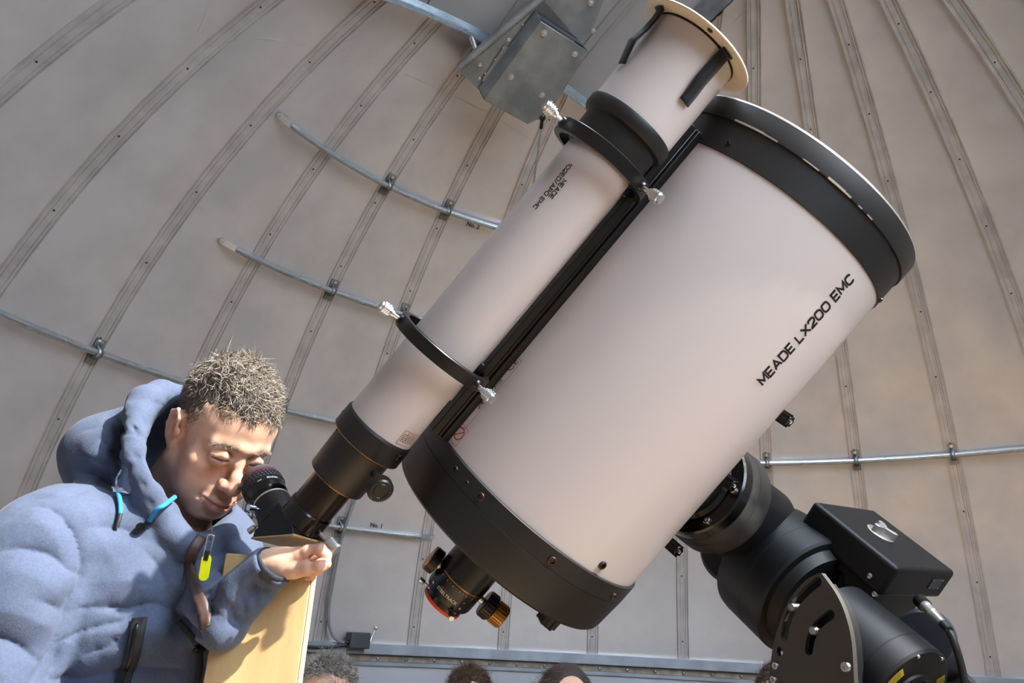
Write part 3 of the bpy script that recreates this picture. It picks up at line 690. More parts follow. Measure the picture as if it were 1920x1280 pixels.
# housing round the polar axis
AF = frame(DEC, RA.cross(DEC), RA, O_W)
b = mb(); b.lathe([(0, -.028), (.104, -.028), (.1135, -.034), (.1150, -.046), (.1150, -.0985), (.1143, -.0992), (.1143, -.1003), (.1150, -.101), (.1150, -.146), (.111, -.150), (.100, -.152), (.092, -.170), (0, -.170)], 96, AF)
b.build('polar_housing', M['mount'], mnt, smooth=28)
b = mb(); cc = D0_W + DEC * .34
b.cyl(cc, D0_W + DEC * .46, .080, .085, 64); b.cyl(O_W - DEC * .06, O_W + DEC * .14, .088, .088, 64, .006)
b.build('declination_housing', M['mount'], mnt, smooth=35)
cw = mb(); cw.cyl(O_W + DEC * .14, O_W + DEC * .60, .016, n=24); cw.build('counterweight_shaft', M['steel'], mnt)
cw = mb(); cw.cyl(O_W + DEC * .40, O_W + DEC * .48, .085, n=48, bev=.006); cw.build('counterweight', M['mount'], mnt, smooth=35)
# polar motor
CO = at(1701.7, 1307, 1.02); kk = (CO - O_W).dot(RA)
cap_c = cpt(*vadd(D0_C, sc(D_C, .46 - .024), sc(A_C, -.40), sc(N_C, .049)))
CF = zframe(-RA, cap_c, (0, 0, 1)); rC = .0783
b = mb(); b.lathe([(rC * .9, -.150), (rC * 1.04, -.148), (rC * 1.04, -.036), (rC * 1.03, -.0352), (rC * 1.03, -.0340), (rC * 1.04, -.0332), (rC * 1.03, -.004), (rC * .985, 0), (rC * .93, .0005), (rC * .52, .0005), (rC * .50, .004), (rC * .42, .005), (rC * .40, .001), (0, .001)], 96, CF)
mot = b.build('polar_motor_housing', M['mount'], mnt, smooth=28)
for px, py in ((1721, 1230), (1765, 1234)):
    d_ = (at(px, py, 1) - CAM).normalized(); k_ = (cap_c - CAM).dot(RA) / d_.dot(RA); p_ = CAM + d_ * k_
    b = mb(); b.lathe([(.0028, 0), (.0026, .002), (.0016, .002), (.0014, .0008), (0, .0008)], 12, zframe(-RA, p_)); b.build('cap_screw', M['steel'], mot)
def px_on_cap(px, py):
    d_ = (at(px, py, 1) - CAM).normalized(); k_ = (cap_c - CAM).dot(RA) / d_.dot(RA); return CF.inverted() @ (CAM + d_ * k_)
for p0, p1 in (((1692, 1254), (1648, 1295)), ((1778, 1258), (1762, 1292))):
    a_, b_ = px_on_cap(*p0), px_on_cap(*p1); t0, t1 = math.atan2(a_.y, a_.x), math.atan2(b_.y, b_.x)
    if t1 - t0 > math.pi: t1 -= 2 * math.pi
    if t0 - t1 > math.pi: t1 += 2 * math.pi
    b = mb(); b.add([(r_ * math.cos(t0 + (t1 - t0) * i / 12), r_ * math.sin(t0 + (t1 - t0) * i / 12), .0012) for i in range(13) for r_ in (rC * .70, rC * .90)], [(2 * i, 2 * i + 1, 2 * i + 3, 2 * i + 2) for i in range(12)], CF)
    o = b.build('yellow_label', M['yellow'], mot, smooth=None)
    b = mb(); q = random.Random(1)
    for row in range(3):
        r_ = rC * (.75 + .05 * row); i = 1.5
        while i < 10:
            L = q.uniform(.4, 1.0); tt_ = [t0 + (t1 - t0) * (i + L * k) / 12 for k in (0, 1)]
            b.add([(rr * math.cos(t_), rr * math.sin(t_), .0016) for t_ in tt_ for rr in (r_, r_ + .0015)], [(0, 1, 3, 2)], CF); i += L + .25
    b.build('label_print', M['ink'], o, smooth=None)
# control box on top
K_ = cpt(.53747, -.28286, 1.37); BA = cdir(-.44341, .44037, .78068); BN = cdir(.40703, .87492, -.26239); BW = cdir(.79858, -.20141, .56720)
BN = BN.normalized(); BW = (BW - BN * BW.dot(BN)).normalized(); BA = BW.cross(BN); BA = -BA if BA.dot(cdir(-.44, .44, .78)) < 0 else BA
BF = frame(-BA, BW, BN, K_) if (-BA).cross(BW).dot(BN) > 0 else frame(-BA, BW, BN, K_)
Lb, Wb, Hb = .181, .198, .058
b = mb(); b.box((Lb / 2, Wb / 2, -Hb / 2), (Lb, Wb, Hb), BF)
box = b.build('control_box', M['mount'], mnt, bevel=.008, seg=4, smooth=60)
b = mb(); out = [(.055, -.045), (.078, -.0745), (.105, -.0745), (.118, -.092), (.166, -.125), (.172, -.05)]
b.add([BF @ Vector((x, y, z)) for y in (.012, Wb - .022) for x, z in out], [(5, 4, 3, 2, 1, 0), (6, 7, 8, 9, 10, 11)] + [(i, (i + 1) % 6, 6 + (i + 1) % 6, 6 + i) for i in range(6)])
b.build('control_box_base', M['mount'], mnt, bevel=.004, seg=2)
b = mb(); b.box((.09, .10, -.125), (.15, .14, .11), BF); b.build('neck', M['mount'], mnt, bevel=.006)
def on_box(px, py, axis, val):
    Bi = BF.inverted(); o = Bi @ CAM; d = (Bi @ at(px, py, 1)) - o; k = (val - o[axis]) / d[axis]; return o + d * k
for px, py, v in ((1542, 1029, 0), (1631, 1079, 0), (1640, 1113, .012)):
    p_ = on_box(px, py, 1, v); b = mb(); b.lathe([(.0048, -.002), (.0048, .0016), (.0038, .0022), (.0024, .0022), (.0022, .0004), (0, .0004)], 14, BF @ zframe((0, -1, 0), p_)); b.build('box_screw', M['steel'], box)
p_ = on_box(1753, 1094, 0, Lb); b = mb(); b.box((Lb + .0008, p_.y, p_.z), (.002, .036, .020), BF); pl = b.build('cover_plate', M['plastic'], box, bevel=.0008)
for sy in (-1, 1):
    for sz in (-1, 1):
        b = mb(); b.lathe([(.0012, 0), (.001, .0005), (0, .0005)], 8, BF @ zframe((1, 0, 0), (Lb + .0018, p_.y + sy * .0155, p_.z + sz * .0078))); b.build('plate_screw', M['steel'], pl)
# three-lobed knob on the lid
p_ = on_box(1650, 1001, 2, 0); b = mb()
b.lathe([(0, 0), (.0245, 0), (.0245, .0020), (.0235, .0028), (0, .0028)], 48, BF @ Matrix.Translation(p_)); kd = b.build('knob_dial', M['alu'], box, smooth=40)
out = []
for i in range(60):
    a = i * math.pi / 30; r_ = .0075 + .0165 * max(0, math.cos(3 * (a - .35)) * .5 + .5) ** 1.6; out.append((r_ * math.cos(a), r_ * math.sin(a)))
b = mb(); b.prism(out, .0028, .0165, BF @ Matrix.Translation(p_)); b.build('knob_grip', M['alu'], kd, smooth=30, bevel=.0008)
b = mb(); b.box((.010, .004, .0166), (.012, .0025, .0006), BF @ Matrix.Translation(p_) @ Matrix.Rotation(.35, 4, 'Z')); b.build('knob_slot', M['dark'], kd)
p2 = on_box(1624, 983, 2, .0003); text_flat('lettering', '⌀', .02, BF @ Matrix.Translation(p2) @ Matrix.Rotation(R2(60), 4, 'Z'), M['wink'], box)
# plug socket and disc behind the motor
pj = on_box(1742, 1128, 0, Lb - .01)
b = mb(); cd_ = at(1738, 1192, 1.24); b.lathe([(0, -.008), (.040, -.008), (.043, -.004), (.043, .018), (.040, .022), (0, .022)], 48, zframe(cdir(-.62, .12, -.77), cd_)); b.build('gear_cover', M['plastic'], mnt, smooth=40)
# altitude side plates with curved slots
HN = Vector((RA.x, RA.y, 0)).normalized(); HS = Vector((HN.y, -HN.x, 0))         # right of the polar axis' bearing
PP = O_W - RA * .22 - HS * .182 + Vector((0, 0, -.03))
PF = frame(-HN, Vector((0, 0, 1)), -HS, PP) if (-HN).cross(Vector((0, 0, 1))).dot(-HS) > 0 else frame(HN, Vector((0, 0, 1)), -HS, PP)
PFI = PF.inverted()
def on_plate(px, py):
    o = PFI @ CAM; d = (PFI @ at(px, py, 1)) - o; k = -o.z / d.z; q = o + d * k; return (q.x, q.y)
def smooth_poly(pts, n=6):
    out = []; N_ = len(pts)
    for i in range(N_ - 1):
        p0, p1, p2, p3 = pts[max(i - 1, 0)], pts[i], pts[i + 1], pts[min(i + 2, N_ - 1)]
        for k in range(n):
            t = k / n; out.append(tuple(.5 * (2 * p1[j] + (p2[j] - p0[j]) * t + (2 * p0[j] - 5 * p1[j] + 4 * p2[j] - p3[j]) * t * t + (3 * p1[j] - p0[j] - 3 * p2[j] + p3[j]) * t ** 3) for j in (0, 1)))
    return out + [pts[-1]]
left = smooth_poly([on_plate(*p) for p in ((1440, 1290), (1449, 1214), (1463, 1163), (1482, 1121), (1510, 1088), (1536, 1074))])
right = smooth_poly([on_plate(*p) for p in ((1540, 1074), (1567, 1112), (1585, 1152), (1597, 1205), (1602, 1290))])
zb = min(left[0][1], right[-1][1])
outl = [(left[0][0] - .012, zb - .10)] + left + right + [(right[-1][0] + .012, zb - .10)]
def slot_outline(c, w_):
    c = smooth_poly([on_plate(*p) for p in c], 5); n = len(c); a = []; bq = []
    for i in range(n):
        d = Vector(c[min(i + 1, n - 1)]) - Vector(c[max(i - 1, 0)]); d.normalize(); nn = Vector((-d.y, d.x)) * w_; a.append(Vector(c[i]) + nn); bq.append(Vector(c[i]) - nn)
    d0 = (Vector(c[0]) - Vector(c[1])).normalized(); d1 = (Vector(c[-1]) - Vector(c[-2])).normalized()
    capf = lambda p, d, s: [Vector(p) + (Vector((d.y, -d.x)) * math.cos(t) * s + d * math.sin(t)) * w_ for t in [math.pi * k / 8 for k in range(1, 8)]]
    o = a + capf(c[-1], d1, -1) + bq[::-1] + capf(c[0], d0, -1)
    return [(v.x, v.y) for v in o]
holes = [slot_outline(((1470, 1193), (1476, 1164), (1489, 1135), (1508, 1112), (1533, 1090)), .0070), slot_outline(((1516, 1219), (1522, 1192), (1535, 1169), (1557, 1152)), .0072)]
hc = on_plate(1462, 1221); holes.append([(hc[0] + .0060 * math.cos(t), hc[1] + .0072 * math.sin(t)) for t in [k * math.pi / 10 for k in range(20)]])
def plate_with_holes(outer, holes, z0, z1, Mx, name, m, par):
    cu = bpy.data.curves.new('plate', 'CURVE'); cu.dimensions = '2D'; cu.fill_mode = 'BOTH'; cu.extrude = abs(z1 - z0) / 2; cu.bevel_depth = 0
    for pts in [outer] + holes:
        s_ = cu.splines.new('POLY'); s_.points.add(len(pts) - 1); s_.use_cyclic_u = True
        for i, p in enumerate(pts): s_.points[i].co = (p[0], p[1], 0, 1)
    o = bpy.data.objects.new('plate', cu); COL.objects.link(o); dg = bpy.context.evaluated_depsgraph_get(); e_ = o.evaluated_get(dg); me = e_.to_mesh()
    b = MB(); b.M = MI; b.add([(v.co.x, v.co.y, v.co.z + (z0 + z1) / 2) for v in me.vertices], [tuple(p.vertices) for p in me.polygons], Mx); e_.to_mesh_clear()
    bpy.data.objects.remove(o); bpy.data.curves.remove(cu); return b.build(name, m, par, smooth=30)
alt = plate_with_holes(outl, holes, -.009, 0, PF, 'altitude_plate', M['plate'], mnt)
HSW = .330
low_out = [(p[0] * .9 + outl[0][0] * .05 + outl[-1][0] * .05, zb - .10 + (p[1] - zb + .10) * .55) for p in outl]
plate_with_holes(low_out, [], -HSW, -HSW + .016, PF, 'altitude_plate', M['plate'], mnt)
for px, py, r_, zz in ((1488, 1138, .0064, .001), (1528, 1182, .0066, .001), (1588, 1250, .0075, .0), (1457, 1248, .0056, .0), (1453, 1274, .0056, .0)):
    x, y = on_plate(px, py); b = mb(); b.lathe([(r_, -.012), (r_, .0035), (r_ * .86, .0055), (r_ * .58, .0055), (r_ * .52, .001), (0, .001)], 20, PF @ Matrix.Translation((x, y, zz))); b.build('plate_bolt', M['steel'], alt, smooth=40)
b = mb(); x, y = on_plate(1532, 1200); b.cyl(PF @ Vector((x, y - .02, -.018)), PF @ Vector((x, y - .02, -HSW + .018)), .030, n=40)
b.box((x - .00, zb - .08, -HSW / 2), (.10, .04, HSW - .03), PF); b.build('altitude_block', M['mount'], mnt, smooth=40)
inner = [(p[0] * .86 + x * .14, p[1] * .86 + y * .14) for p in outl]
plate_with_holes(inner, [], -.034, -.0175, PF, 'wedge_cheek', M['mount'], mnt)
bz = (PF @ Vector((x, zb - .10, -HSW / 2)))
b = mb(); b.cyl((bz.x, bz.y, bz.z - .035), bz, .16, n=64, bev=.004); b.build('base_disc', M['mount'], mnt, smooth=35)
b = mb(); b.cyl((bz.x, bz.y, .02), (bz.x, bz.y, bz.z - .035), .12, n=48); b.cyl((bz.x, bz.y, 0), (bz.x, bz.y, .02), .2, n=48); b.build('pier', M['plastic'], mnt, smooth=35)

# power cable plugged in the control box
pc = BF @ pj
cbl = thing('power_cable', 'thick black cable with a silver plug, hanging from the control box at right', 'cable', Matrix.Translation(pc)); CI = cbl.matrix_world.inverted()
def mc(): b = MB(); b.M = CI; return b
q1, q2 = at(1745, 1147, 1.16), at(1769, 1170, 1.125)
dr = (q2 - q1).normalized(); p0 = at(1731, 1132, 1.185)
d01 = (q1 - p0).normalized()
b = mc(); b.cyl(p0 - d01 * .012, p0 + d01 * .006, .0105, n=20); b.build('plug_socket', M['anod'], cbl)
b = mc(); b.cyl(p0 + d01 * .003, p0 + d01 * .014, .0085, n=24, bev=.001); b.cyl(p0 + d01 * .014, q1 + dr * .002, .0072, n=24); b.cyl(q1, q1 + dr * .006, .0082, n=24, bev=.001); b.cyl(q1 + dr * .006, q2, .0078, .0058, 24, .0008); b.build('plug', M['alu'], cbl, smooth=40)
path = [q2 - dr * .002, at(1782, 1187, 1.11), at(1793, 1215, 1.10), at(1803, 1250, 1.095), at(1811, 1290, 1.09), at(1818, 1340, 1.09), at(1822, 1420, 1.10)]
path = [Vector(p) for p in path]; last = path[-1]; path += [Vector((last.x + .02, last.y + .02, last.z * k)) for k in (.75, .4, .1)] + [Vector((last.x - .05, last.y + .1, .012)), Vector((last.x - .25, last.y + .2, .012))]
def spline(P, n=6):
    out = []
    for i in range(len(P) - 1):
        p0, p1, p2, p3 = P[max(i - 1, 0)], P[i], P[i + 1], P[min(i + 2, len(P) - 1)]
        for k in range(n):
            t = k / n; out.append(.5 * (2 * p1 + (p2 - p0) * t + (2 * p0 - 5 * p1 + 4 * p2 - p3) * t * t + (3 * p1 - p0 - 3 * p2 + p3) * t ** 3))
    return out + [P[-1]]
mc().tube(spline(path), .0052, 12).build('cable_sheath', M['cable'], cbl, smooth=60)
b = mc(); b.cyl(q2 - dr * .002, q2 + dr * .016, .0062, .0056, 16); b.build('strain_relief', M['cable'], cbl, smooth=40)

# ------------------------------------------------------------------ shutter drive box (galvanised sheet) at the slit's rear end
dc = DC + dome_hit(1000, 130); 
def on_dome(px, py, r): return DC + dome_hit(px, py, r)
drv = thing('shutter_drive_box', 'galvanised sheet metal drive box bolted high on the dome by the slit', 'box', Matrix.Translation(on_dome(1000, 130, RD - .1))); VI = drv.matrix_world.inverted()
def md_(): b = MB(); b.M = VI; return b
rF, rB = RD - .17, RD - .035
TL, TR, BR, BR2, BB, BL = (1014, 40), (1102, 96), (1042, 190), (1008, 224), (991, 232), (908, 186)
def P_(p, r): return on_dome(*p, r)
Fq = [P_(p, rF) for p in (TL, TR, BR, BR2, BB, BL)]
# flatten the face
cF = sum(Fq, Vector()) / 6; nF = (DC - cF).normalized(); nF = (nF + cdir(.10, -.1, -.2)).normalized()
def ray_plane(px, py, c, n): d = (at(px, py, 1) - CAM).normalized(); return CAM + d * ((c - CAM).dot(n) / d.dot(n))
Fq = [ray_plane(*p, cF, nF) for p in (TL, TR, BR, BR2, BB, BL)]
b = md_(); n = 6; th_ = nF * .004
b.add([tuple(p) for p in Fq] + [tuple(p - th_) for p in Fq], [tuple(range(6)), tuple(range(11, 5, -1))] + [(i, (i + 1) % 6, 6 + (i + 1) % 6, 6 + i) for i in range(6)])
fr = b.build('front_sheet', M['sheet'], drv, bevel=.001)
# left bent side, right side, lower side
Ls = [ray_plane(1004, 18, cF - nF * .045, nF), ray_plane(898, 164, cF - nF * .045, nF)]
def panel(name, q, m='sheet', th=.003):
    nn = (q[1] - q[0]).cross(q[2] - q[0]).normalized() * th; b = md_(); k = len(q)
    b.add([tuple(p) for p in q] + [tuple(p - nn) for p in q], [tuple(range(k)), tuple(range(2 * k - 1, k - 1, -1))] + [(i, (i + 1) % k, k + (i + 1) % k, k + i) for i in range(k)])
    return b.build(name, M[m], drv)
panel('bent_side', [Fq[0], Ls[0], Ls[1], Fq[5]])
Rb = [p - nF * .13 for p in Fq]
panel('side_sheet', [Fq[1], Rb[1], Rb[2], Fq[2]]); panel('bottom_sheet', [Fq[4], Rb[4], Rb[5], Fq[5]]); panel('side_sheet', [Fq[2], Rb[2], Rb[3], Fq[3]])
Bq = [ray_plane(*p, cF - nF * .075, nF) for p in ((1018, 44), (1092, 92), (1092, 92), (1018, 44))]
panel('inner_sheet', [Fq[0] - nF * .05, Fq[1] - nF * .05, Rb[1], Rb[0]], 'plastic')
# flange plate to the left with its rolled edge
cG = cF - nF * .055
Gq = [ray_plane(*p, cG, nF) for p in ((1016, 2), (898, 168), (862, 134), (880, 112), (1040, -30), (1060, -30))]
gp = panel('flange_plate', Gq)
b = md_(); e0, e1 = ray_plane(861, 126, cG + nF * .012, nF), ray_plane(1064, -44, cG + nF * .012, nF); b.tube([e0, e0 * .5 + e1 * .5, e1], .0145, 14); b.build('edge_tube', M['sheet'], drv, smooth=60)
cU = cF - nF * .10
up = panel('upper_plate', [ray_plane(*p, cU, nF) for p in ((1014, -6), (1092, 84), (1110, 60), (1150, -50), (1050, -60))])
bar = panel('splice_bar', [ray_plane(*p, cG + nF * .006, nF) for p in ((903, 150), (945, 84), (955, 90), (912, 156))], 'sheet', .005)
def bolt_on(px, py, c, par, r_=.0075, washer=True, stud=True):
    p = ray_plane(px, py, c, nF); b = md_(); 
    if washer: b.cyl(p, p + nF * .0015, r_ * 1.5, n=20)
    b.cyl(p + nF * .0015, p + nF * .0075, r_, n=6)
    if stud: b.cyl(p + nF * .0075, p + nF * .014, r_ * .5, n=10)
    b.build('bolt', M['steel'], par, smooth=30)
for p in ((1020, 62), (1078, 101), (958, 144), (1016, 178)): bolt_on(*p, cF, fr)
for p in ((899, 120), (898, 145), (953, 73)): bolt_on(*p, cG, gp)
bolt_on(979, 45, cG, gp, .004, False, False); bolt_on(1032, 192, cF, fr); bolt_on(1108, 5, cU, up); bolt_on(1112, 57, cU, up, .006)
for p in ((943, 88), (928, 110), (909, 136)): bolt_on(*p, cG + nF * .006, bar, .004, False, False)
# strut that ties the channel to the flange plate
b = md_(); s0, s1 = on_dome(884, 70, RD - .06), ray_plane(893, 97, cG, nF); b.tube([s0, s1], .008, 8); b.build('strut', M['zinc'], drv)
# pull wire below the box
w0 = ray_plane(1017, 221, cF, nF); wire = thing('pull_wire', 'thin grey pull wire hanging from the drive box behind the refractor', 'wire', Matrix.Translation(w0))
b = MB(); b.M = wire.matrix_world.inverted(); w1 = on_dome(990, 420, RD - .06); w2 = on_dome(960, 700, RD - .05); b.tube([w0, w0 * .5 + w1 * .5, w1, w2], .0042, 8); b.build('wire', M['zinc'], wire, smooth=60)
b = MB(); b.M = wire.matrix_world.inverted(); b.lathe([(.012, -.004), (.012, .004), (.007, .008), (.0, .008)], 16, zframe(nF, w0)); b.cyl(w0 + (w1 - w0).normalized() * .01, w0 + (w1 - w0).normalized() * .045, .007, n=10); b.build('wire_gland', M['anod'], wire, smooth=40)

# slit curb bracket piece at upper right edge is the curb's own end
# ------------------------------------------------------------------ switch box, its cable and the low wall details
sp = on_dome(671, 1200, RD - .065)
sw = thing('switch_box', 'dark grey switch box with a small ball lever on the ring channel', 'switch', Matrix.Translation(sp)); WI = sw.matrix_world.inverted()
rdir = (DC - sp); rdir.z = 0; rdir.normalize(); tdir = Vector((0, 0, 1)).cross(rdir).normalized(); tdir = -tdir if tdir.dot(cdir(1, 0, 0)) < 0 else tdir
SF = frame(tdir, -rdir, (0, 0, 1), sp) if tdir.cross(-rdir).z > 0 else frame(tdir, rdir, (0, 0, 1), sp)
b = MB(); b.M = WI; b.box((0, .0, 0), (.088, .07, .064), SF); bx = b.build('switch_case', M['plastic'], sw, bevel=.004)
b = MB(); b.M = WI; b.cyl(SF @ Vector((-.056, 0, -.01)), SF @ Vector((-.043, 0, -.01)), .012, n=16); b.build('cable_gland', M['anod'], sw)
b = MB(); b.M = WI; lp = [sp + tdir * .044 + Vector((0, 0, -.01)), at(702, 1198, (WI @ sp).length * 0 + 1) * 0 + sp + tdir * .058 + Vector((0, 0, .0)), sp + tdir * .062 + Vector((0, 0, .02)), sp + tdir * .075 + Vector((0, 0, .052))]
b.tube(lp, [.006, .006, .0045, .004], 10); b.build('lever', M['alu'], sw, smooth=60)
b = MB(); b.M = WI; b.lathe([(0, -.009)] + [(.009 * math.cos(a), .009 * math.sin(a)) for a in [R2(-75 + 15 * i) for i in range(11)]] + [(0, .009)], 16, Matrix.Translation(lp[-1])); b.build('lever_ball', M['alu'], sw, smooth=60)
cw_ = thing('wall_cable', 'grey cable running down a rib and curving into the switch box', 'cable', Matrix.Translation(on_dome(640, 1030, RD - .04))); b = MB(); b.M = cw_.matrix_world.inverted()
pts = [on_dome(*p, RD - h) for p, h in (((668, 930), .02), ((648, 985), .045), ((632, 1040), .035), ((622, 1090), .035), ((616, 1140), .035), ((618, 1175), .04), ((628, 1196), .055), ((645, 1205), .065))]
b.tube(spline([Vector(p) for p in pts]), .006, 10); b.build('cable_sheath', M['grey'], cw_, smooth=60)
c2 = thing('ring_cable', 'black cable lying on the ring channel to the left of the switch box', 'cable', Matrix.Translation(on_dome(600, 1213, RD - .06))); b = MB(); b.M = c2.matrix_world.inverted()
b.tube(spline([on_dome(*p, RD - h) for p, h in (((650, 1208), .07), ((625, 1212), .06), ((600, 1213), .055), ((560, 1211), .055), ((500, 1207), .055))]), .0065, 10); b.build('cable_sheath', M['cable'], c2, smooth=60)
# pencilled numbers on the gores
def pencil(body, px, py, size, par=dome):
    p = dome_hit(px, py, RD - .0015); n_ = -p.normalized(); ax = Vector((p.y, -p.x, 0)).normalized(); 
    vs, fs = text_mesh(body, size, .0006); b = MB(); b.add([(x, y, .001) for x, y in vs], fs, frame(ax, n_.cross(ax), n_, p)); b.build('lettering', M['ink'], par, smooth=None)
pencil('No. 1', 706, 985, .026); pencil('No. 2', 887, 423, .026)
# ------------------------------------------------------------------ soft modelling: distance fields meshed with surface nets
class Soft:
    def __init__(s, lo, hi, h):
        s.h = h; s.lo = np.array(lo, float); n = np.ceil((np.array(hi, float) - s.lo) / h).astype(int) + 1
        s.ax = [(s.lo[i] + h * np.arange(n[i])).astype(np.float32) for i in range(3)]
        s.v = np.full(n, .2, np.float32)
    def put(s, fn, lo, hi, k=.01, op='u', pad=None):
        pad = (k + 3 * s.h) if pad is None else pad
        i0 = [max(0, int((lo[i] - pad - s.lo[i]) / s.h)) for i in range(3)]
        i1 = [min(s.v.shape[i], int((hi[i] + pad - s.lo[i]) / s.h) + 2) for i in range(3)]
        if any(i1[i] <= i0[i] for i in range(3)): return s
        x = s.ax[0][i0[0]:i1[0], None, None]; y = s.ax[1][None, i0[1]:i1[1], None]; z = s.ax[2][None, None, i0[2]:i1[2]]
        d = fn(x, y, z).astype(np.float32); sl = tuple(slice(a, b) for a, b in zip(i0, i1)); v = s.v[sl]
        if op == 'u': hh = np.clip(.5 + .5 * (v - d) / k, 0, 1); s.v[sl] = v + (d - v) * hh - k * hh * (1 - hh)
        elif op == 's': hh = np.clip(.5 - .5 * (v + d) / k, 0, 1); s.v[sl] = v + (-d - v) * hh + k * hh * (1 - hh)
        elif op == 'd': s.v[sl] = v + d
        return s
    def ell(s, c, r, k=.01, op='u', R=None):
        c = np.array(c, float); r = np.array(r if hasattr(r, '__len__') else [r] * 3, float); m = r.max() if R is not None else r
        def fn(x, y, z):
            x, y, z = x - c[0], y - c[1], z - c[2]
            if R is not None: x, y, z = R[0][0] * x + R[0][1] * y + R[0][2] * z, R[1][0] * x + R[1][1] * y + R[1][2] * z, R[2][0] * x + R[2][1] * y + R[2][2] * z
            a = np.sqrt((x / r[0]) ** 2 + (y / r[1]) ** 2 + (z / r[2]) ** 2) + 1e-6
            b = np.sqrt((x / r[0] ** 2) ** 2 + (y / r[1] ** 2) ** 2 + (z / r[2] ** 2) ** 2) + 1e-6
            return a * (a - 1) / b
        return s.put(fn, c - m, c + m, k, op)
    def cone(s, a, b, ra, rb, k=.01, op='u', mod=None, flat=None):
        """tapered limb; mod(t, x, y, z) changes the radius along it; flat=(axis, factor) squashes it"""
        a, b = np.array(a, float), np.array(b, float); d = b - a; L2 = d @ d; m = max(ra, rb) * 1.35
        if flat is not None: fa = np.array(flat[0], float); fa /= np.linalg.norm(fa); ff = flat[1]
        def fn(x, y, z):
            px, py, pz = x - a[0], y - a[1], z - a[2]; t = np.clip((px * d[0] + py * d[1] + pz * d[2]) / L2, 0, 1)
            qx, qy, qz = px - t * d[0], py - t * d[1], pz - t * d[2]
            if flat is not None:
                q = qx * fa[0] + qy * fa[1] + qz * fa[2]; q2 = qx ** 2 + qy ** 2 + qz ** 2 + (ff * ff - 1) * q * q; dist = np.sqrt(np.maximum(q2, 0))
            else: dist = np.sqrt(qx ** 2 + qy ** 2 + qz ** 2)
            r = ra + (rb - ra) * t
            if mod is not None: r = r + mod(t, x, y, z)
            return dist - r
        return s.put(fn, np.minimum(a, b) - m, np.maximum(a, b) + m, k, op)
    def chain(s, pts, rs, k=.01, op='u', **kw):
        rs = rs if hasattr(rs, '__len__') else [rs] * len(pts)
        for i in range(len(pts) - 1): s.cone(pts[i], pts[i + 1], rs[i], rs[i + 1], k, op, **kw)
        return s
    def shift(s, fn): return s.put(fn, s.lo, [a[-1] for a in s.ax], 0.001, 'd')
    def sample(s, P):
        q = (P - s.lo) / s.h; n = np.array(s.v.shape) - 2; i = np.clip(q.astype(int), 0, n); f = np.clip(q - i, 0, 1); out = 0
        for a in (0, 1):
            for b in (0, 1):
                for c in (0, 1): out = out + s.v[i[:, 0] + a, i[:, 1] + b, i[:, 2] + c] * (f[:, 0] if a else 1 - f[:, 0]) * (f[:, 1] if b else 1 - f[:, 1]) * (f[:, 2] if c else 1 - f[:, 2])
        return out
    def hit(s, px, py, d0=.85, d1=1.6, back=False):
        """first surface point met from the camera through a pixel"""
        d = np.linspace(d0, d1, 500); P = np.array(CAM)[None] + np.array(at(px, py, 1) - CAM)[None] * d[:, None]; v = s.sample(P); k = np.argmax(v < 0)
        return P[k] if v[k] < 0 else None
    def groove(s, pts, depth=.006, width=.012, n=6):
        """press a crease into the surface along a drawn line (negative depth raises a ridge)"""
        P = [Vector((x, y, 0)) for x, y in pts]; out = []
        for i in range(len(P) - 1):
            p0, p1, p2, p3 = P[max(i - 1, 0)], P[i], P[i + 1], P[min(i + 2, len(P) - 1)]
            for j in range(n):
                t = j / n; out.append(.5 * (2 * p1 + (p2 - p0) * t + (2 * p0 - 5 * p1 + 4 * p2 - p3) * t * t + (3 * p1 - p0 - 3 * p2 + p3) * t ** 3))
        out.append(P[-1]); h = [s.hit(q.x, q.y) for q in out]; h = np.array([q for q in h if q is not None])
        if len(h) < 2: return h
        h2 = [h[0]]
        for a, b in zip(h[:-1], h[1:]):
            L = np.linalg.norm(b - a)
            if L < .07: m = max(1, int(L / (s.h * .9))); h2 += [a + (b - a) * k / m for k in range(1, m + 1)]
        h2 = np.array(h2); m = len(h2); dp = np.interp(np.linspace(0, 1, m), np.linspace(0, 1, 4), [.25, 1, 1, .25]) * depth
        lo, hi = h2.min(0), h2.max(0); e = s.h * 1.5
        nn = np.stack([s.sample(h2 + np.eye(3)[i] * e) - s.sample(h2 - np.eye(3)[i] * e) for i in range(3)], 1); nn /= np.linalg.norm(nn, axis=1)[:, None] + 1e-9
        nn = np.stack([np.convolve(np.pad(nn[:, i], 4, 'edge'), np.ones(9) / 9, 'valid') for i in range(3)], 1); nn /= np.linalg.norm(nn, axis=1)[:, None] + 1e-9
        def fn(x, y, z):
            sh = np.broadcast(x, y, z).shape; D = np.full(sh, 1e9, np.float32); W_ = np.zeros(sh, np.float32)
            for (a, b, c), (u, v, w), q in zip(h2.astype(np.float32), nn.astype(np.float32), dp):
                X, Y, Z = x - a, y - b, z - c; al = X * u + Y * v + Z * w; d = X * X + Y * Y + Z * Z - al * al * (np.abs(al) < .035); k = d < D; D = np.where(k, d, D); W_ = np.where(k, q, W_)
            d = np.sqrt(np.maximum(D, 0)) / width; return W_ * np.maximum(0, 1 - d ** .5) * (d < 1)
        s.put(fn, lo, hi, .001, 'd', pad=width * 1.1)
        return h2
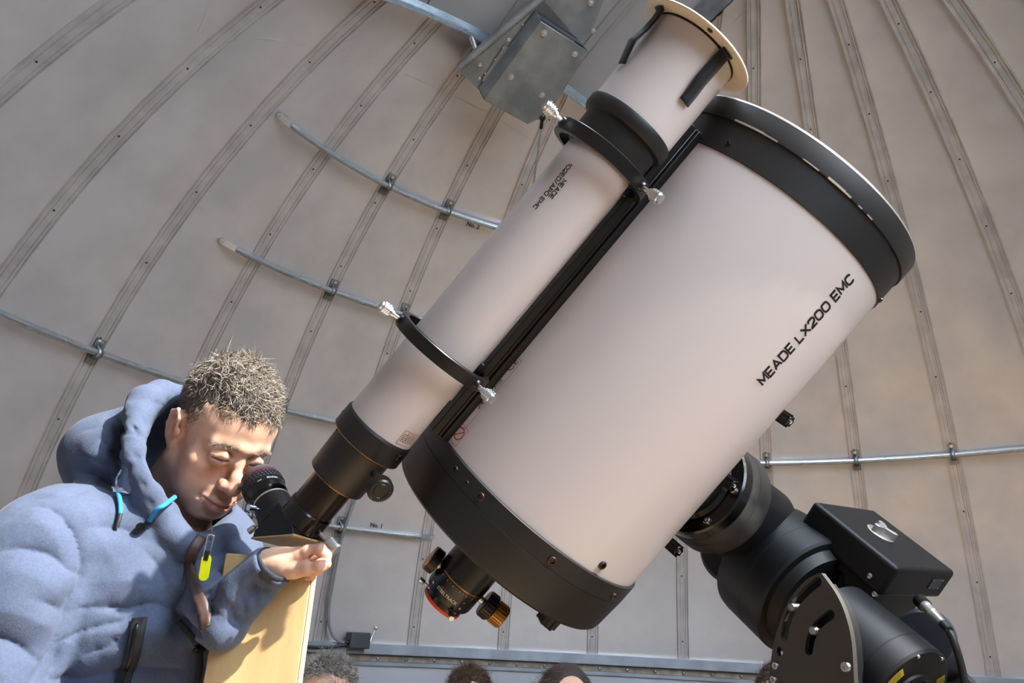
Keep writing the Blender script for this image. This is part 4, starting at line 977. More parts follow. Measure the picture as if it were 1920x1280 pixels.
    def mesh(s):
        v = s.v; ins = v < 0; n = np.array(v.shape)
        c = np.zeros(n - 1, np.uint8)
        for i in (0, 1):
            for j in (0, 1):
                for k in (0, 1): c += ins[i:n[0] - 1 + i, j:n[1] - 1 + j, k:n[2] - 1 + k]
        I = np.argwhere((c > 0) & (c < 8)); idx = np.full(n - 1, -1, np.int64); idx[tuple(I.T)] = np.arange(len(I))
        acc = np.zeros((len(I), 3)); cnt = np.zeros(len(I)); cor = [(i, j, k) for i in (0, 1) for j in (0, 1) for k in (0, 1)]
        for a in cor:
            for ax in range(3):
                if a[ax]: continue
                b = list(a); b[ax] = 1; va = v[tuple((I + a).T)]; vb = v[tuple((I + b).T)]; m = (va < 0) != (vb < 0)
                t = va[m] / (va[m] - vb[m]); p = np.array(a, float)[None].repeat(m.sum(), 0); p[:, ax] += t; acc[m] += p; cnt[m] += 1
        P = s.lo + (I + acc / cnt[:, None]) * s.h; F = []
        for ax in range(3):
            u, w_ = (ax + 1) % 3, (ax + 2) % 3
            A = [slice(None)] * 3; B = [slice(None)] * 3; A[ax] = slice(0, -1); B[ax] = slice(1, None)
            e = ins[tuple(A)] != ins[tuple(B)]; E = np.argwhere(e); E = E[(E[:, u] > 0) & (E[:, w_] > 0) & (E[:, u] < n[u] - 1) & (E[:, w_] < n[w_] - 1)]
            def cell(du, dw): q = E.copy(); q[:, u] -= du; q[:, w_] -= dw; return idx[tuple(q.T)]
            Q = np.stack([cell(1, 1), cell(0, 1), cell(0, 0), cell(1, 0)], 1); fl = ins[tuple(E.T)]
            Q[~fl] = Q[~fl][:, ::-1]; F.append(Q)
        F = np.concatenate(F); return P, F[(F >= 0).all(1)]
def soft_mesh(name, P, F, Mx=None):
    if Mx is not None: P = P @ np.array(Mx.to_3x3()).T + np.array(Mx.translation)
    me = bpy.data.meshes.new(name); me.vertices.add(len(P)); me.vertices.foreach_set('co', P.astype(np.float32).ravel())
    me.loops.add(len(F) * 4); me.loops.foreach_set('vertex_index', F.astype(np.int32).ravel())
    me.polygons.add(len(F)); me.polygons.foreach_set('loop_start', np.arange(0, len(F) * 4, 4, dtype=np.int32)); me.update(calc_edges=True); me.validate(); return me
def paint(me, col):
    a = me.color_attributes.new('tint', 'FLOAT_COLOR', 'POINT'); c = np.ones((len(me.vertices), 4), np.float32); c[:, :3] = col; a.data.foreach_set('color', c.ravel())
def waves(seed, scale, n=7):
    q = np.random.RandomState(seed); K = q.normal(size=(n, 3)); K /= np.linalg.norm(K, axis=1)[:, None]; K *= q.uniform(.6, 1.6, (n, 1)) * scale; ph = q.uniform(0, 6.3, n)
    return lambda x, y, z: sum(np.sin(K[i][0] * x + K[i][1] * y + K[i][2] * z + ph[i] + .8 * np.sin(K[(i + 2) % n][1] * x * .6 + K[(i + 3) % n][2] * y * .6 + ph[i - 1])) for i in range(n)) / n ** .5
def strands(name, roots, dirs, lens, cols, m, parent, w0=.0011, curl=.35, sides=3, seg=4, seed=1, grav=None):
    """hair: tapered three-sided strands as one mesh; cols per strand"""
    q = np.random.RandomState(seed); n = len(roots); ts = np.linspace(0, 1, seg + 1)
    up = dirs / np.linalg.norm(dirs, axis=1)[:, None]; rv = q.normal(size=(n, 3)); s1 = np.cross(up, rv); s1 /= np.linalg.norm(s1, axis=1)[:, None]; s2 = np.cross(up, s1)
    bend = (s1 * q.normal(size=(n, 1)) + s2 * q.normal(size=(n, 1))) * curl
    V = []
    for t in ts:
        c = roots + (up * t + bend * t * t) * lens[:, None]
        if grav is not None: c = c + np.asarray(grav) * (t * t * lens)[:, None]
        r = w0 * (1 - t * .85) * np.ones(n)
        for k in range(sides):
            a = 2 * math.pi * k / sides; V.append(c + (s1 * math.cos(a) + s2 * math.sin(a)) * r[:, None])
    V = np.stack(V, 1); per = V.shape[1]; F = []
    for i in range(seg):
        for k in range(sides): F.append([i * sides + k, i * sides + (k + 1) % sides, (i + 1) * sides + (k + 1) % sides, (i + 1) * sides + k])
    F = np.array(F)[None] + (np.arange(n) * per)[:, None, None]
    me = soft_mesh(name, V.reshape(-1, 3), F.reshape(-1, 4)); paint(me, np.repeat(cols, per, 0)); o = link(name, me, m, parent, smooth=180); o['kind'] = 'stuff'; return o
skin = mat('skin', '#d9a383', .5, sss=.08, attr='tint', var=.10, vscale=60, bump=.04, bscale=1400)
hairm = mat('hair', '#444444', .42, attr='tint', spec=.6)
def lin3(h): return np.array(lin(h)[:3])
# ------------------------------------------------------------------ diagonal, eyepiece, wooden cabinet
RQ = RF_M                                        # refractor frame
O_C2 = (-.5437, .5068, .6690)
ocd = Vector(O_C2); ocd = (ocd - Vector(U_C) * ocd.dot(Vector(U_C))).normalized(); W_DIR = cdir(*ocd)   # eyepiece axis (world), square to the tube
Uw = TM.to_3x3() @ Vector((0, 0, 1)); Sw = Uw.cross(W_DIR).normalized()
dgc = RF_M @ Vector((0, 0, tdr - .050))          # where both axes meet
DGM = frame(Sw, W_DIR, Uw, dgc)                  # local Y = eyepiece axis, Z = up the tube
dia = thing('star_diagonal', 'black star diagonal with a champagne bottom plate at the foot of the refractor', 'diagonal', DGM)
s_ = .030
b = MB(); b.lathe([(.030, s_ - .002), (.0335, s_ - .001), (.0335, s_ + .024), (.0318, s_ + .026)], 48); b.lathe([(0, s_ - .002), (.030, s_ - .002)], 48)
b.build('nose_ring', M['gloss'], dia, smooth=40)
tri = [(-s_, s_), (s_ + .004, s_), (s_ + .004, -s_ * .55), (s_ * .80, -s_ * .80), (-s_ * .80, s_ * .80)]
# prism body: section in the Y-Z plane, extruded along X
sec = [(s_, s_), (s_, -s_ * .86), (s_ - .005, -s_ - .003), (-s_ - .003, s_ - .005), (-s_ * .86, s_)]
b = MB(); b.add([(x, y, z) for x in (-.030, .030) for y, z in sec], [(4, 3, 2, 1, 0), (5, 6, 7, 8, 9)] + [(i, (i + 1) % 5, 5 + (i + 1) % 5, 5 + i) for i in range(5)])
b.build('prism_housing', M['mount'], dia, bevel=.0015)
Hf = frame((1, 0, 0), Vector((0, 1, -1)).normalized(), Vector((0, -1, -1)).normalized(), (0, -.0020, -.0020))
b = MB(); b.box((0, 0, .0028), (.060, .087, .0030), Hf); pl_ = b.build('bottom_plate', M['gold'], dia, bevel=.0008)
for x in (-.0245, .0245):
    for y in (-.037, .037):
        b = MB(); b.lathe([(.0030, .0043), (.0027, .0053), (.0012, .0053), (0, .0046)], 12, Hf @ Matrix.Translation((x, y, 0))); b.build('plate_screw', M['gold'], pl_)
YF = frame((0, 0, 1), (1, 0, 0), (0, 1, 0))       # lathe axis along local Y
b = MB(); b.lathe([(.031, s_ - .001), (.031, s_ + .010), (.0295, s_ + .012), (.0275, s_ + .040), (.0270, s_ + .044), (.021, s_ + .044)], 64, YF); b.build('eyepiece_socket', M['mount'], dia, smooth=30)
MB().lathe([(.0277, s_ + .0405), (.0277, s_ + .0435), (.0265, s_ + .0445)], 64, YF).build('bright_line', M['alu'], dia)
for ang, L in ((98, 1), (160, 1)):
    a = R2(ang); d = Vector((math.sin(a), 0, math.cos(a))); p = d * .027 + Vector((0, s_ + .024, 0)); b = MB()
    b.cyl(p, p + d * .012, .0016, n=8); b.cyl(p + d * .008, p + d * .020, .0045, .0050, 14, .0008); b.build('thumbscrew', M['steel'], dia, smooth=40)
p = RF_M.inverted() @ at(615, 1017, 1.045); p = DGM.inverted() @ at(617, 1018, 1.07); d = (p - Vector((0, 0, p.z))).normalized(); b = MB(); b.cyl(d * .030 + Vector((0, 0, p.z)), p, .003, n=10); b.cyl(p - d * .004, p + d * .016, .0095, .0095, 24, .001); b.build('clamp_screw', M['alu'], dia, smooth=40)
epm = DGM @ Matrix.Translation((0, s_ + .044, 0)); epi = thing('eyepiece', 'black eyepiece with a red line and ribbed grip, at the man\'s eye', 'eyepiece', epm)
MB().lathe([(0, .0), (.0225, .0), (.0228, .004), (.0262, .007), (.0285, .010), (.0290, .020), (.0275, .0205)], 64, YF).build('barrel', M['gloss'], epi, smooth=30)
b = MB(); b.lathe([(.0285, .020), (.0292, .0205), (.0292, .027), (.0285, .0275)], 64, YF); pb = b.build('print_band', M['anod'], epi, smooth=30)
grip = MB(); grip.lathe([(.0285, .027), (.0296, .0278), (.0300, .0435), (.0290, .0440)], 64, YF)
for i in range(36):
    a = i * math.pi / 18
    for j in (0, 1, 2):
        c_ = Vector((.0304 * math.sin(a + j * .05), .0306 + j * .0048, .0304 * math.cos(a + j * .05))); n_ = Vector((math.sin(a), 0, math.cos(a))); t_ = Vector((math.cos(a), 0, -math.sin(a)))
        grip.add([tuple(c_ + t_ * x * .0019 + Vector((0, 1, 0)) * y * .0019 + n_ * z) for z in (-.0012, .0008) for x, y in ((-1, -1), (1, -1), (1, 1), (-1, 1))], [(4, 5, 6, 7), (0, 1, 5, 4), (1, 2, 6, 5), (2, 3, 7, 6), (3, 0, 4, 7)])
grip.build('ribbed_grip', M['rubber'], epi, smooth=30)
MB().lathe([(.0290, .0438), (.0299, .0441), (.0299, .0462), (.0290, .0465)], 64, YF).build('red_line', M['red'], epi, smooth=30)
MB().lathe([(.0290, .0463), (.0293, .0466), (.0286, .0545), (.0270, .0580), (.0235, .0590), (.0205, .0575), (.018, .050), (0, .049)], 64, YF).build('eyecup', M['rubber'], epi, smooth=40)
EF = epm @ YF; thE, tE = cyl_hit(EF.inverted(), 508, 893, .0293)
emp = epm @ YF
ey_ = bpy.data.objects.new('x', None); 
def text_band(body, px, py, size, bold):
    th_, t_ = cyl_hit(EF.inverted(), px, py, .0293); vs, fs = text_mesh(body, size, bold); bb = MB(); bb.add([(.0296 * math.cos(th_ - x / .0293), .0296 * math.sin(th_ - x / .0293), .0239 + y) for x, y in vs], fs, YF); bb.build('lettering', M['wink'], pb, smooth=None)
bpy.data.objects.remove(ey_)
text_band('Modular', 511, 893, .0052, .0002); text_band('mm', 488, 903, .0042, .0001); text_band('Zoom', 533, 897, .0046, .0001)

# plywood board the man rests his hand on
c0 = at(590, 1046, 1.097); fn_ = (cdir(.05, 0, -1)); fn_.z = 0; fn_.normalize(); fr_ = Vector((0, 0, 1)).cross(fn_); fr_ = fr_ if fr_.dot(cdir(1, 0, 0)) > 0 else -fr_
CBW, CBD, CBH = .125, .34, c0.z
cab = thing('plywood_board', 'tall upright plywood board behind the man\'s arm, its pale cut edge facing right', 'board', frame(fr_, -fn_, (0, 0, 1), (c0.x, c0.y, 0)))
def bx(name, lo, hi, m, bev=.002): b = MB(); b.box([(lo[i] + hi[i]) / 2 for i in range(3)], [hi[i] - lo[i] for i in range(3)]); return b.build(name, m, cab, bevel=bev)
T_ = .015
bx('front_panel', (-CBW, 0, .06), (-.0005, T_, CBH), M['ply']); bx('panel_edge', (-.0003, 0, .06), (.004, T_ - .001, CBH - .001), M['plyedge'], .0006)
for x_ in (-CBW + .01, -.042): bx('rear_batten', (x_, T_ + .0005, 0), (x_ + .025, T_ + .025, CBH - .05), M['ply'])
bx('foot', (-CBW, -.10, 0), (-CBW + .035, CBD, .059), M['ply']); bx('foot', (-.05, -.10, 0), (-.015, CBD, .059), M['ply'])
# ------------------------------------------------------------------ the man at the eyepiece: head
HS_ = .92
HX, HY, HZ = cdir(.63689, -.25769, .72662), cdir(.48830, .86417, -.12152), cdir(.59661, -.43220, -.67621)
HPOS = cpt(-.4660, -.1455, 1.232)
HM = frame(HX, HY, HZ, HPOS) @ Matrix.Scale(HS_, 4)
man = thing('person', 'man in a padded blue jacket with hood, leaning in to look through the eyepiece', 'person', Matrix.Translation((HPOS.x - .12, HPOS.y + .02, 0)))
MANI = man.matrix_world.inverted()
def head_field(lo=(-.105, -.27, -.14), hi=(.105, .155, .145), h=.0017):
    s = Soft(lo, hi, h)
    s.ell((0, .046, -.014), (.0745, .086, .098), .02)                  # cranium
    s.ell((0, .030, .030), (.066, .058, .060), .03)                    # forehead
    s.ell((0, -.036, .022), (.0615, .085, .062), .03)                  # face
    for q in (-1, 1):
        s.cone((q * .054, -.060, .000), (q * .020, -.106, .064), .020, .018, .028)   # jaw
        s.ell((q * .046, -.026, .058), (.021, .017, .021), .022)       # cheekbone
        s.ell((q * .040, -.062, .055), (.023, .028, .024), .03)        # cheek
        s.cone((q * .010, .0175, .0880), (q * .044, .0160, .0735), .0120, .0095, .014)   # brow ridge
    s.ell((0, -.106, .074), (.021, .016, .018), .022)                  # chin
    s.ell((0, -.076, .074), (.035, .030, .026), .022)                  # muzzle
    for q in (-1, 1):
        s.ell((q * .031, .002, .101), (.0175, .0090, .0150), .022, 's')  # sockets
        s.ell((q * .0315, -.0030, .0765), .0138, .009)                 # closed lids over the eyeball
        s.chain([(q * .017, -.003, .0895), (q * .0315, .0045, .0925), (q * .0455, -.002, .0835)], [.0030, .0044, .0034], .008)     # upper lid fold
        s.chain([(q * .018, -.0085, .0880), (q * .0315, -.0105, .0895), (q * .0445, -.0075, .082)], [.0030, .0042, .0030], .009)   # lower lid, squeezed
        s.chain([(q * .020, -.0040, .0925), (q * .0315, -.0030, .0960), (q * .0450, -.0045, .0865)], [.0010, .0015, .0010], .002, 's')  # lid slit
        s.chain([(q * .046, -.001, .087), (q * .056, -.006, .078)], [.0009, .0006], .003, 's')
        s.chain([(q * .047, -.006, .086), (q * .056, -.013, .077)], [.0009, .0006], .003, 's')
        s.chain([(q * .046, .004, .087), (q * .056, .003, .078)], [.0009, .0006], .003, 's')
        s.chain([(q * .024, -.016, .094), (q * .040, -.018, .088)], [.0012, .0009], .004, 's')     # bag under the eye
    # nose
    s.chain([(0, .012, .086), (0, -.006, .0935), (0, -.026, .106), (0, -.040, .1120)], [.0080, .0070, .0085, .0122], .010)
    s.ell((0, -.0425, .1145), (.0115, .0108, .0100), .007)
    for q in (-1, 1):
        s.ell((q * .0135, -.0435, .1005), (.0088, .0088, .0115), .007)
        s.ell((q * .0068, -.0525, .1065), (.0042, .0050, .0062), .003, 's')
        s.chain([(q * .0200, -.037, .0985), (q * .0290, -.056, .0955), (q * .0350, -.078, .0855)], [.0016, .0020, .0012], .008, 's')  # smile fold
    s.cone((0, -.056, .1025), (0, -.068, .1035), .0025, .003, .004, 's')   # philtrum
    # mouth, drawn up on his right
    s.chain([(-.0270, -.0735, .0880), (-.012, -.0755, .1005), (0, -.0765, .1030), (.012, -.0770, .1005), (.0250, -.0765, .0885)], [.0030, .0050, .0050, .0050, .0030], .006)
    s.chain([(-.0240, -.0800, .0875), (-.010, -.0870, .0995), (0, -.0885, .1010), (.010, -.0880, .0995), (.0220, -.0820, .0875)], [.0030, .0056, .0060, .0056, .0030], .006)
    s.chain([(-.0290, -.0750, .0905), (-.012, -.0805, .1055), (0, -.0822, .1075), (.012, -.0820, .1050), (.0270, -.0785, .0905)], [.0012, .0017, .0017, .0017, .0012], .003, 's')
    s.chain([(-.015, -.0985, .0955), (0, -.1005, .0975), (.015, -.0985, .0955)], .004, .010, 's')
    # ears
    for q in (-1, 1):
        t = q * .40; R = ((math.cos(t), 0, math.sin(t) * 1), (0, 1, 0), (-math.sin(t), 0, math.cos(t)))
        s.ell((q * .0760, -.008, -.006), (.0070, .0315, .0195), .006, 'u', R)
        s.ell((q * .0735, -.034, -.001), (.0065, .0125, .0095), .006)
        s.ell((q * .0835, -.009, .0015), (.0060, .0200, .0110), .004, 's', R)
        s.ell((q * .0785, -.010, .0105), (.0045, .0080, .0055), .004)
        s.chain([(q * .0800, -.014, .006), (q * .0835, .012, .004), (q * .0855, .0225, -.008), (q * .0860, .012, -.022), (q * .0835, -.012, -.024), (q * .0790, -.030, -.012)], [.0022, .0030, .0034, .0034, .0030, .0030], .003)
        s.chain([(q * .079, -.017, -.006), (q * .0815, .002, -.010), (q * .080, .013, -.003)], [.0030, .0030, .0024], .004)
    s.cone((0, -.055, -.026), (0, -.20, -.058), .054, .058, .03)       # neck
    w1 = waves(3, 240)
    s.shift(lambda x, y, z: (.00022 * w1(x, y, z)) * np.ones_like(x + y + z))
    return s
hP, hF = head_field().mesh()
# a relaxed left hand, wrist at the origin, fingers along +X, back of the hand up, thumb to -Y
rh_ = Soft((-.06, -.085, -.075), (.20, .07, .05), .0032)
rh_.cone((-.05, 0, 0), (.0, 0, 0), .027, .026, .01, flat=((0, 0, 1), 1.25)); rh_.cone((.01, -.020, .0), (.085, -.027, .002), .017, .0135, .014); rh_.cone((.01, .004, .002), (.088, .002, .003), .019, .014, .014); rh_.cone((.01, .020, -.002), (.078, .029, -.003), .016, .012, .014)
for (y_, L_0, r_0) in ((-.029, .074, .0092), (-.009, .082, .0096), (.012, .076, .0090), (.030, .060, .0080)):
    p_ = [(.080, y_, .001), (.080 + L_0 * .42, y_ * 1.08, -.006), (.080 + L_0 * .70, y_ * 1.10, -.022), (.080 + L_0 * .86, y_ * 1.10, -.040)]; rh_.chain(p_, [r_0 * 1.1, r_0, r_0 * .9, r_0 * .78], .004)
rh_.chain([(.012, -.022, -.006), (.045, -.048, -.016), (.074, -.056, -.026), (.096, -.055, -.034)], [.017, .0135, .0108, .0088], .008)
RHP, RHF = rh_.mesh()
def put_hand(o, fwd, up, side=1.):
    f = np.array(fwd, float); f /= np.linalg.norm(f); u = np.array(up, float); u -= f * (u @ f); u /= np.linalg.norm(u); l = np.cross(u, f) * side
    P = np.array(o) + RHP[:, :1] * f + RHP[:, 1:2] * l + RHP[:, 2:] * u; return P, RHF if side > 0 else RHF[:, ::-1]
def tint_face(P):
    n = len(P); base = lin3('#d6ab93'); c = np.tile(base, (n, 1)); x, y, z = P.T; front = z > .02
    def blend(col, wgt): c[:] = c + (lin3(col) - c) * np.clip(wgt, 0, 1)[:, None]
    g = lambda cx, cy, cz, r: np.exp(-(((x - cx) / r) ** 2 + ((y - cy) / r) ** 2 + ((z - cz) / r) ** 2))
    for q in (-1, 1): blend('#c67a63', .55 * g(q * .042, -.035, .075, .026)); blend('#bf6f5c', .5 * g(q * .078, -.010, -.004, .022) + .25 * g(q * .031, -.004, .09, .016))
    blend('#c87563', .6 * g(0, -.040, .113, .018)); blend('#d9a98c', .5 * g(0, .05, .08, .04))
    beard = np.clip((-.052 - y) / .014, 0, 1) * np.clip((z - .0) / .03, 0, 1) * (1 - g(0, -.082, .10, .022)); blend('#8f7466', .42 * beard)
    blend('#8f7466', .35 * np.exp(-((y + .062) / .007) ** 2) * (np.abs(x) < .03) * (z > .08))
    lip = np.exp(-((y + .0815 + .10 * np.abs(x) ** 1.3) / .0085) ** 2) * (np.abs(x) < .0275) * (z > .085); blend('#a8584f', .75 * lip)
    lash = np.exp(-((y + .0035) / .0020) ** 2) * ((np.abs(np.abs(x) - .0325)) < .0145) * (z > .078); blend('#4a2a22', .8 * lash)
    return c
tint_head = tint_face(hP)
# hair: dark under-cap and strands, longer and greyer on top
def hair_edge(P):
    """>0 inside the hair region (head space)"""
    x, y, z = P.T; ax = np.abs(x)
    front = .070 - .24 * ax + .25 * np.maximum(0, ax - .045)                  # hairline height above the brows
    line = np.where(z > .045, front + .005 * np.sin(x * 160), np.where(z > .012, 0 * z, np.where(z > -.03, -.020 + .0 * z, -.040 + .2 * (z + .03))))
    side = np.where((z > .012) & (z <= .045) , -.018 + (z - .012) * 2.1, line)
    return y - np.where(z > .045, np.minimum(line, .10), side)
def scalp(P, lift):
    c = np.array([0, .046, -.014]); r = np.array([.0745, .086, .098]) + lift; d = (P - c) / r; return c + r * d / np.linalg.norm(d, axis=1)[:, None]
hs = Soft((-.10, -.08, -.135), (.10, .165, .12), .0028)
hs.ell((0, .046, -.014), (.0770, .0895, .1005), .01); hs.ell((0, .030, .030), (.0680, .0600, .0615), .02)
hs.put(lambda x, y, z: hair_edge(np.stack(np.broadcast_arrays(x, y, z), -1).reshape(-1, 3)).reshape(np.broadcast(x, y, z).shape) * .8, hs.lo, [a[-1] for a in hs.ax], .005, 's')
kP, kF = hs.mesh()
def make_hair(parent, P, F, Mx, n, seed, dark, light, grey, lt, ls, w0, mname, crown=(0, .05, -.02), comb=(0, .25, .8)):
    """under-cap plus strands; P, F in head space"""
    q = np.random.RandomState(seed)
    cap = link('hair', soft_mesh('hair', P, F, Mx), mat(mname, dark, .7), parent, smooth=180)
    c0 = P[F[:, 0]]; nr = np.cross(P[F[:, 1]] - c0, P[F[:, 3]] - c0); ar = np.linalg.norm(nr, axis=1); nr /= ar[:, None] + 1e-12
    cen = P[F].mean(1); out = cen - np.array(crown); ok = (nr * out).sum(1) > 0
    sgn = 1
    if ok.mean() < .5: nr = -nr; ok = ~ok
    pr = ar * ok; f = q.choice(len(F), n, p=pr / pr.sum()); u = q.rand(n, 2); A, B, C, D = (P[F[f, i]] for i in range(4))
    root = (A * (1 - u[:, :1]) + B * u[:, :1]) * (1 - u[:, 1:]) + (D * (1 - u[:, :1]) + C * u[:, :1]) * u[:, 1:]
    N_ = nr[f]; top = np.clip((root[:, 1] - .045) / .06, 0, 1); fr = np.clip((root[:, 2] - .0) / .08, 0, 1)
    swirl = waves(seed + 5, 95, 6); sw = swirl(*root.T)[:, None] * np.cross(N_, [0, 1, .3]) * .8
    cb = 1.15 * np.array(comb)[None] * top[:, None] + np.array([0, -.75, .25])[None] * (1 - top)[:, None]
    d = N_ * (.26 + .16 * top + .12 * q.normal(size=n))[:, None] + cb + sw + q.normal(size=(n, 3)) * .17
    L = (ls + (lt - ls) * top) * q.uniform(.6, 1.25, n)
    g = q.rand(n) < (grey[0] + (grey[1] - grey[0]) * top); col = np.where(g[:, None], lin3(light), lin3(dark)) * q.uniform(.7, 1.3, (n, 1))
    W = np.array(Mx.to_3x3()); s_ = np.linalg.norm(W[:, 0])
    rw = root @ W.T + np.array(Mx.translation); dw = d @ W.T
    return strands('hair_strands', rw - (N_ @ W.T) * .002, dw / np.linalg.norm(dw, axis=1)[:, None], L * s_, col, hairm, cap, w0, .42, 3, 5, seed, grav=-.42 * (N_ @ W.T) / s_)
HL = MANI @ HM
make_hair(man, kP, kF, HL, 22000, 11, '#4a4038', '#c6bbad', (.10, .48), .024, .012, .00055, 'hair_dark')
# eyebrows
q = np.random.RandomState(4); R_, D_, Lb_ = [], [], []
for sg in (-1, 1):
    t = q.rand(330); x = .013 + .040 * t; y = .0165 + .007 * np.sin(t * 2.6) - .006 * t + q.normal(size=330) * .0021; z = .0975 - .030 * t ** 1.7 - .002
    R_.append(np.stack([sg * x, y, z], 1)); D_.append(np.stack([sg * (.7 + .3 * t), .35 - .6 * t, .25 + 0 * t], 1) + q.normal(size=(330, 3)) * .22); Lb_.append(q.uniform(.004, .0075, 330))
R_, D_, Lb_ = np.concatenate(R_), np.concatenate(D_), np.concatenate(Lb_); W = np.array(HL.to_3x3())
sel = hP[(hP[:, 2] > .04) & (hP[:, 1] > .0) & (hP[:, 1] < .04)]
for i in range(len(R_)):
    d_ = (sel[:, 0] - R_[i, 0]) ** 2 + (sel[:, 1] - R_[i, 1]) ** 2 - sel[:, 2] * 1e-6; R_[i, 2] = sel[d_.argmin(), 2] - .0006
cols = np.where(q.rand(len(R_), 1) < .45, lin3('#b3a696'), lin3('#75665a'))
strands('eyebrow', R_ @ W.T + np.array(HL.translation), D_ @ W.T, Lb_, cols, hairm, man, .00036, .3, 3, 3, 9)
bodyP, bodyF, bodyC = [hP @ np.array(HL.to_3x3()).T + np.array(HL.translation)], [hF], [tint_head]
# ------------------------------------------------------------------ the man's padded jacket
def CP(px, py, d): return np.array(at(px, py, d))
JH = .0026
jn = Soft((-.86, .76, 1.16), (-.20, 1.46, 1.80), JH); jc = Soft((-1.05, .60, .60), (.02, 1.60, 1.30), .009)
chest, waist, hips = CP(262, 1115, 1.205), CP(195, 1440, 1.20), CP(170, 1640, 1.22)
upv = (chest - waist) / np.linalg.norm(chest - waist)
def seams(c, d, s0, per, amp, lo=-9., hi=9.):
    d = np.array(d) / np.linalg.norm(d)
    def f(t, x, y, z):
        s = (x - c[0]) * d[0] + (y - c[1]) * d[1] + (z - c[2]) * d[2]
        g = amp * (np.abs(np.sin(np.pi * (s - s0) / per)) ** .38 - 1); return np.where((s > lo) & (s < hi), g, 0 * s)
    return f
ts_ = seams(chest, upv, .082, .104, .015, -9, -.16)
# his right sleeve (left in the frame)
shR, elR, wrR = CP(66, 1075, 1.075), CP(-45, 1370, 1.00), CP(150, 1530, .92)
as_ = seams(shR, elR - shR, -.015, .098, .016)
# his left sleeve resting against the board
DH = 1.186 - 1.037
shL, elL, wrL = CP(398, 1045, 1.285), CP(416, 1158, 1.050), CP(512, 1060, 1.036)
ad = (wrL - elL) / np.linalg.norm(wrL - elL)

for q_ in (jn, jc):
    q_.cone(waist, chest, .146, .150, .06, mod=ts_)
    q_.cone(hips, waist, .150, .146, .05, mod=ts_)
    q_.cone(chest, CP(318, 1000, 1.225), .150, .088, .05, mod=ts_)
    q_.cone(CP(130, 1030, 1.14), CP(385, 1050, 1.27), .095, .080, .05, mod=ts_)
    q_.cone(CP(362, 1150, 1.12), CP(370, 1290, 1.125), .045, .055, .03)
    q_.cone(shR, elR, .094, .078, .010); q_.cone(elR, wrR, .078, .050, .03, mod=seams(elR, wrR - elR, 0, .09, .014))
    q_.ell(CP(88, 1020, 1.09), (.080, .080, .076), .02)
    q_.cone(shL, elL, .080, .040, .03)
    q_.cone(elL, wrL, .043, .0290, .010)
# hood lying behind the neck, with its thick rim
rim = [(352, 772, 1.315), (332, 750, 1.300), (303, 745, 1.272), (274, 758, 1.235), (256, 785, 1.205), (251, 820, 1.180), (257, 855, 1.163), (271, 890, 1.152), (287, 925, 1.146), (306, 962, 1.146)]
jn.cone(CP(196, 845, 1.265), CP(262, 915, 1.185), .056, .040, .03); jn.cone(CP(196, 845, 1.265), CP(285, 800, 1.290), .056, .050, .03)
jn.ell(CP(235, 850, 1.235), (.058, .058, .058), .03); jn.cone(CP(262, 915, 1.19), CP(325, 975, 1.170), .038, .028, .02)
jn.cone(CP(200, 890, 1.25), CP(300, 960, 1.22), .05, .06, .03)
jn.ell(CP(350, 850, 1.225), (.088, .095, .100), .018, 's')
jn.chain([CP(*p) for p in rim], [.022, .025, .027, .028, .028, .028, .028, .027, .026, .025], .008)
# collar under the chin
jn.cone(CP(350, 1000, 1.24), CP(348, 1050, 1.24), .075, .095, .03)
jn.cone(CP(345, 1010, 1.225), CP(368, 880, 1.215), .046, .082, .012, 's'); jn.ell(CP(384, 930, 1.165), (.050, .055, .060), .014, 's')
jn.chain([CP(306, 965, 1.146), CP(322, 1000, 1.135), CP(352, 1028, 1.130), CP(392, 1026, 1.150), CP(424, 1002, 1.195), CP(432, 975, 1.250)], [.021, .019, .017, .015, .014, .015], .010)
w1, w2 = waves(5, 34, 6), waves(6, 90, 6)
jn.shift(lambda x, y, z: (.0030 * w1(x, y, z) + .0009 * w2(x, y, z)).astype(np.float32))
jn.put(lambda x, y, z: .002 - ((x - wrL[0]) * ad[0] + (y - wrL[1]) * ad[1] + (z - wrL[2]) * ad[2]), wrL - .055, wrL + .055, .002, 's', pad=0)
# stitched seams and folds, pressed into the padding
def G(p, d, w, n=6): return jn.groove(p, d * 1.25, w * 2.4, n)
G([(20, 968), (60, 943), (108, 952), (148, 995), (165, 1045), (162, 1090), (140, 1130), (118, 1180), (92, 1235), (55, 1285)], .016, .012)      # armhole
G([(-30, 1038), (0, 1030), (35, 1025), (90, 1035), (130, 1060), (160, 1085)], .013, .014); G([(-60, 1190), (0, 1200), (40, 1215), (75, 1240)], .013, .014); G([(60, 1120), (110, 1140), (135, 1150)], .007, .010)
G([(0, 975), (60, 935), (120, 930), (180, 912)], .004, .007)                                        # yoke
G([(165, 990), (200, 985), (240, 992), (275, 1010)], .007, .010)                                  # upper chest
G([(140, 1142), (190, 1137), (240, 1135), (290, 1128), (318, 1145)], .017, .014)
G([(95, 1272), (150, 1278), (230, 1262), (290, 1258), (350, 1255)], .012, .014)
G([(112, 1205), (165, 1180), (220, 1160), (280, 1138)], .012, .014); G([(150, 1232), (195, 1215), (240, 1182)], .009, .010); G([(118, 1195), (105, 1240), (90, 1285)], .010, .008)
G([(268, 1030), (300, 1060), (308, 1100), (292, 1130)], .010, .018)
G([(352, 1050), (345, 1082), (338, 1105), (322, 1128), (318, 1142), (335, 1165), (358, 1190), (372, 1210), (374, 1250), (366, 1290)], .014, .010)        # front opening
G([(398, 1135), (385, 1150), (372, 1158)], .008, .010); G([(405, 1095), (395, 1120), (375, 1135)], .008, .010)
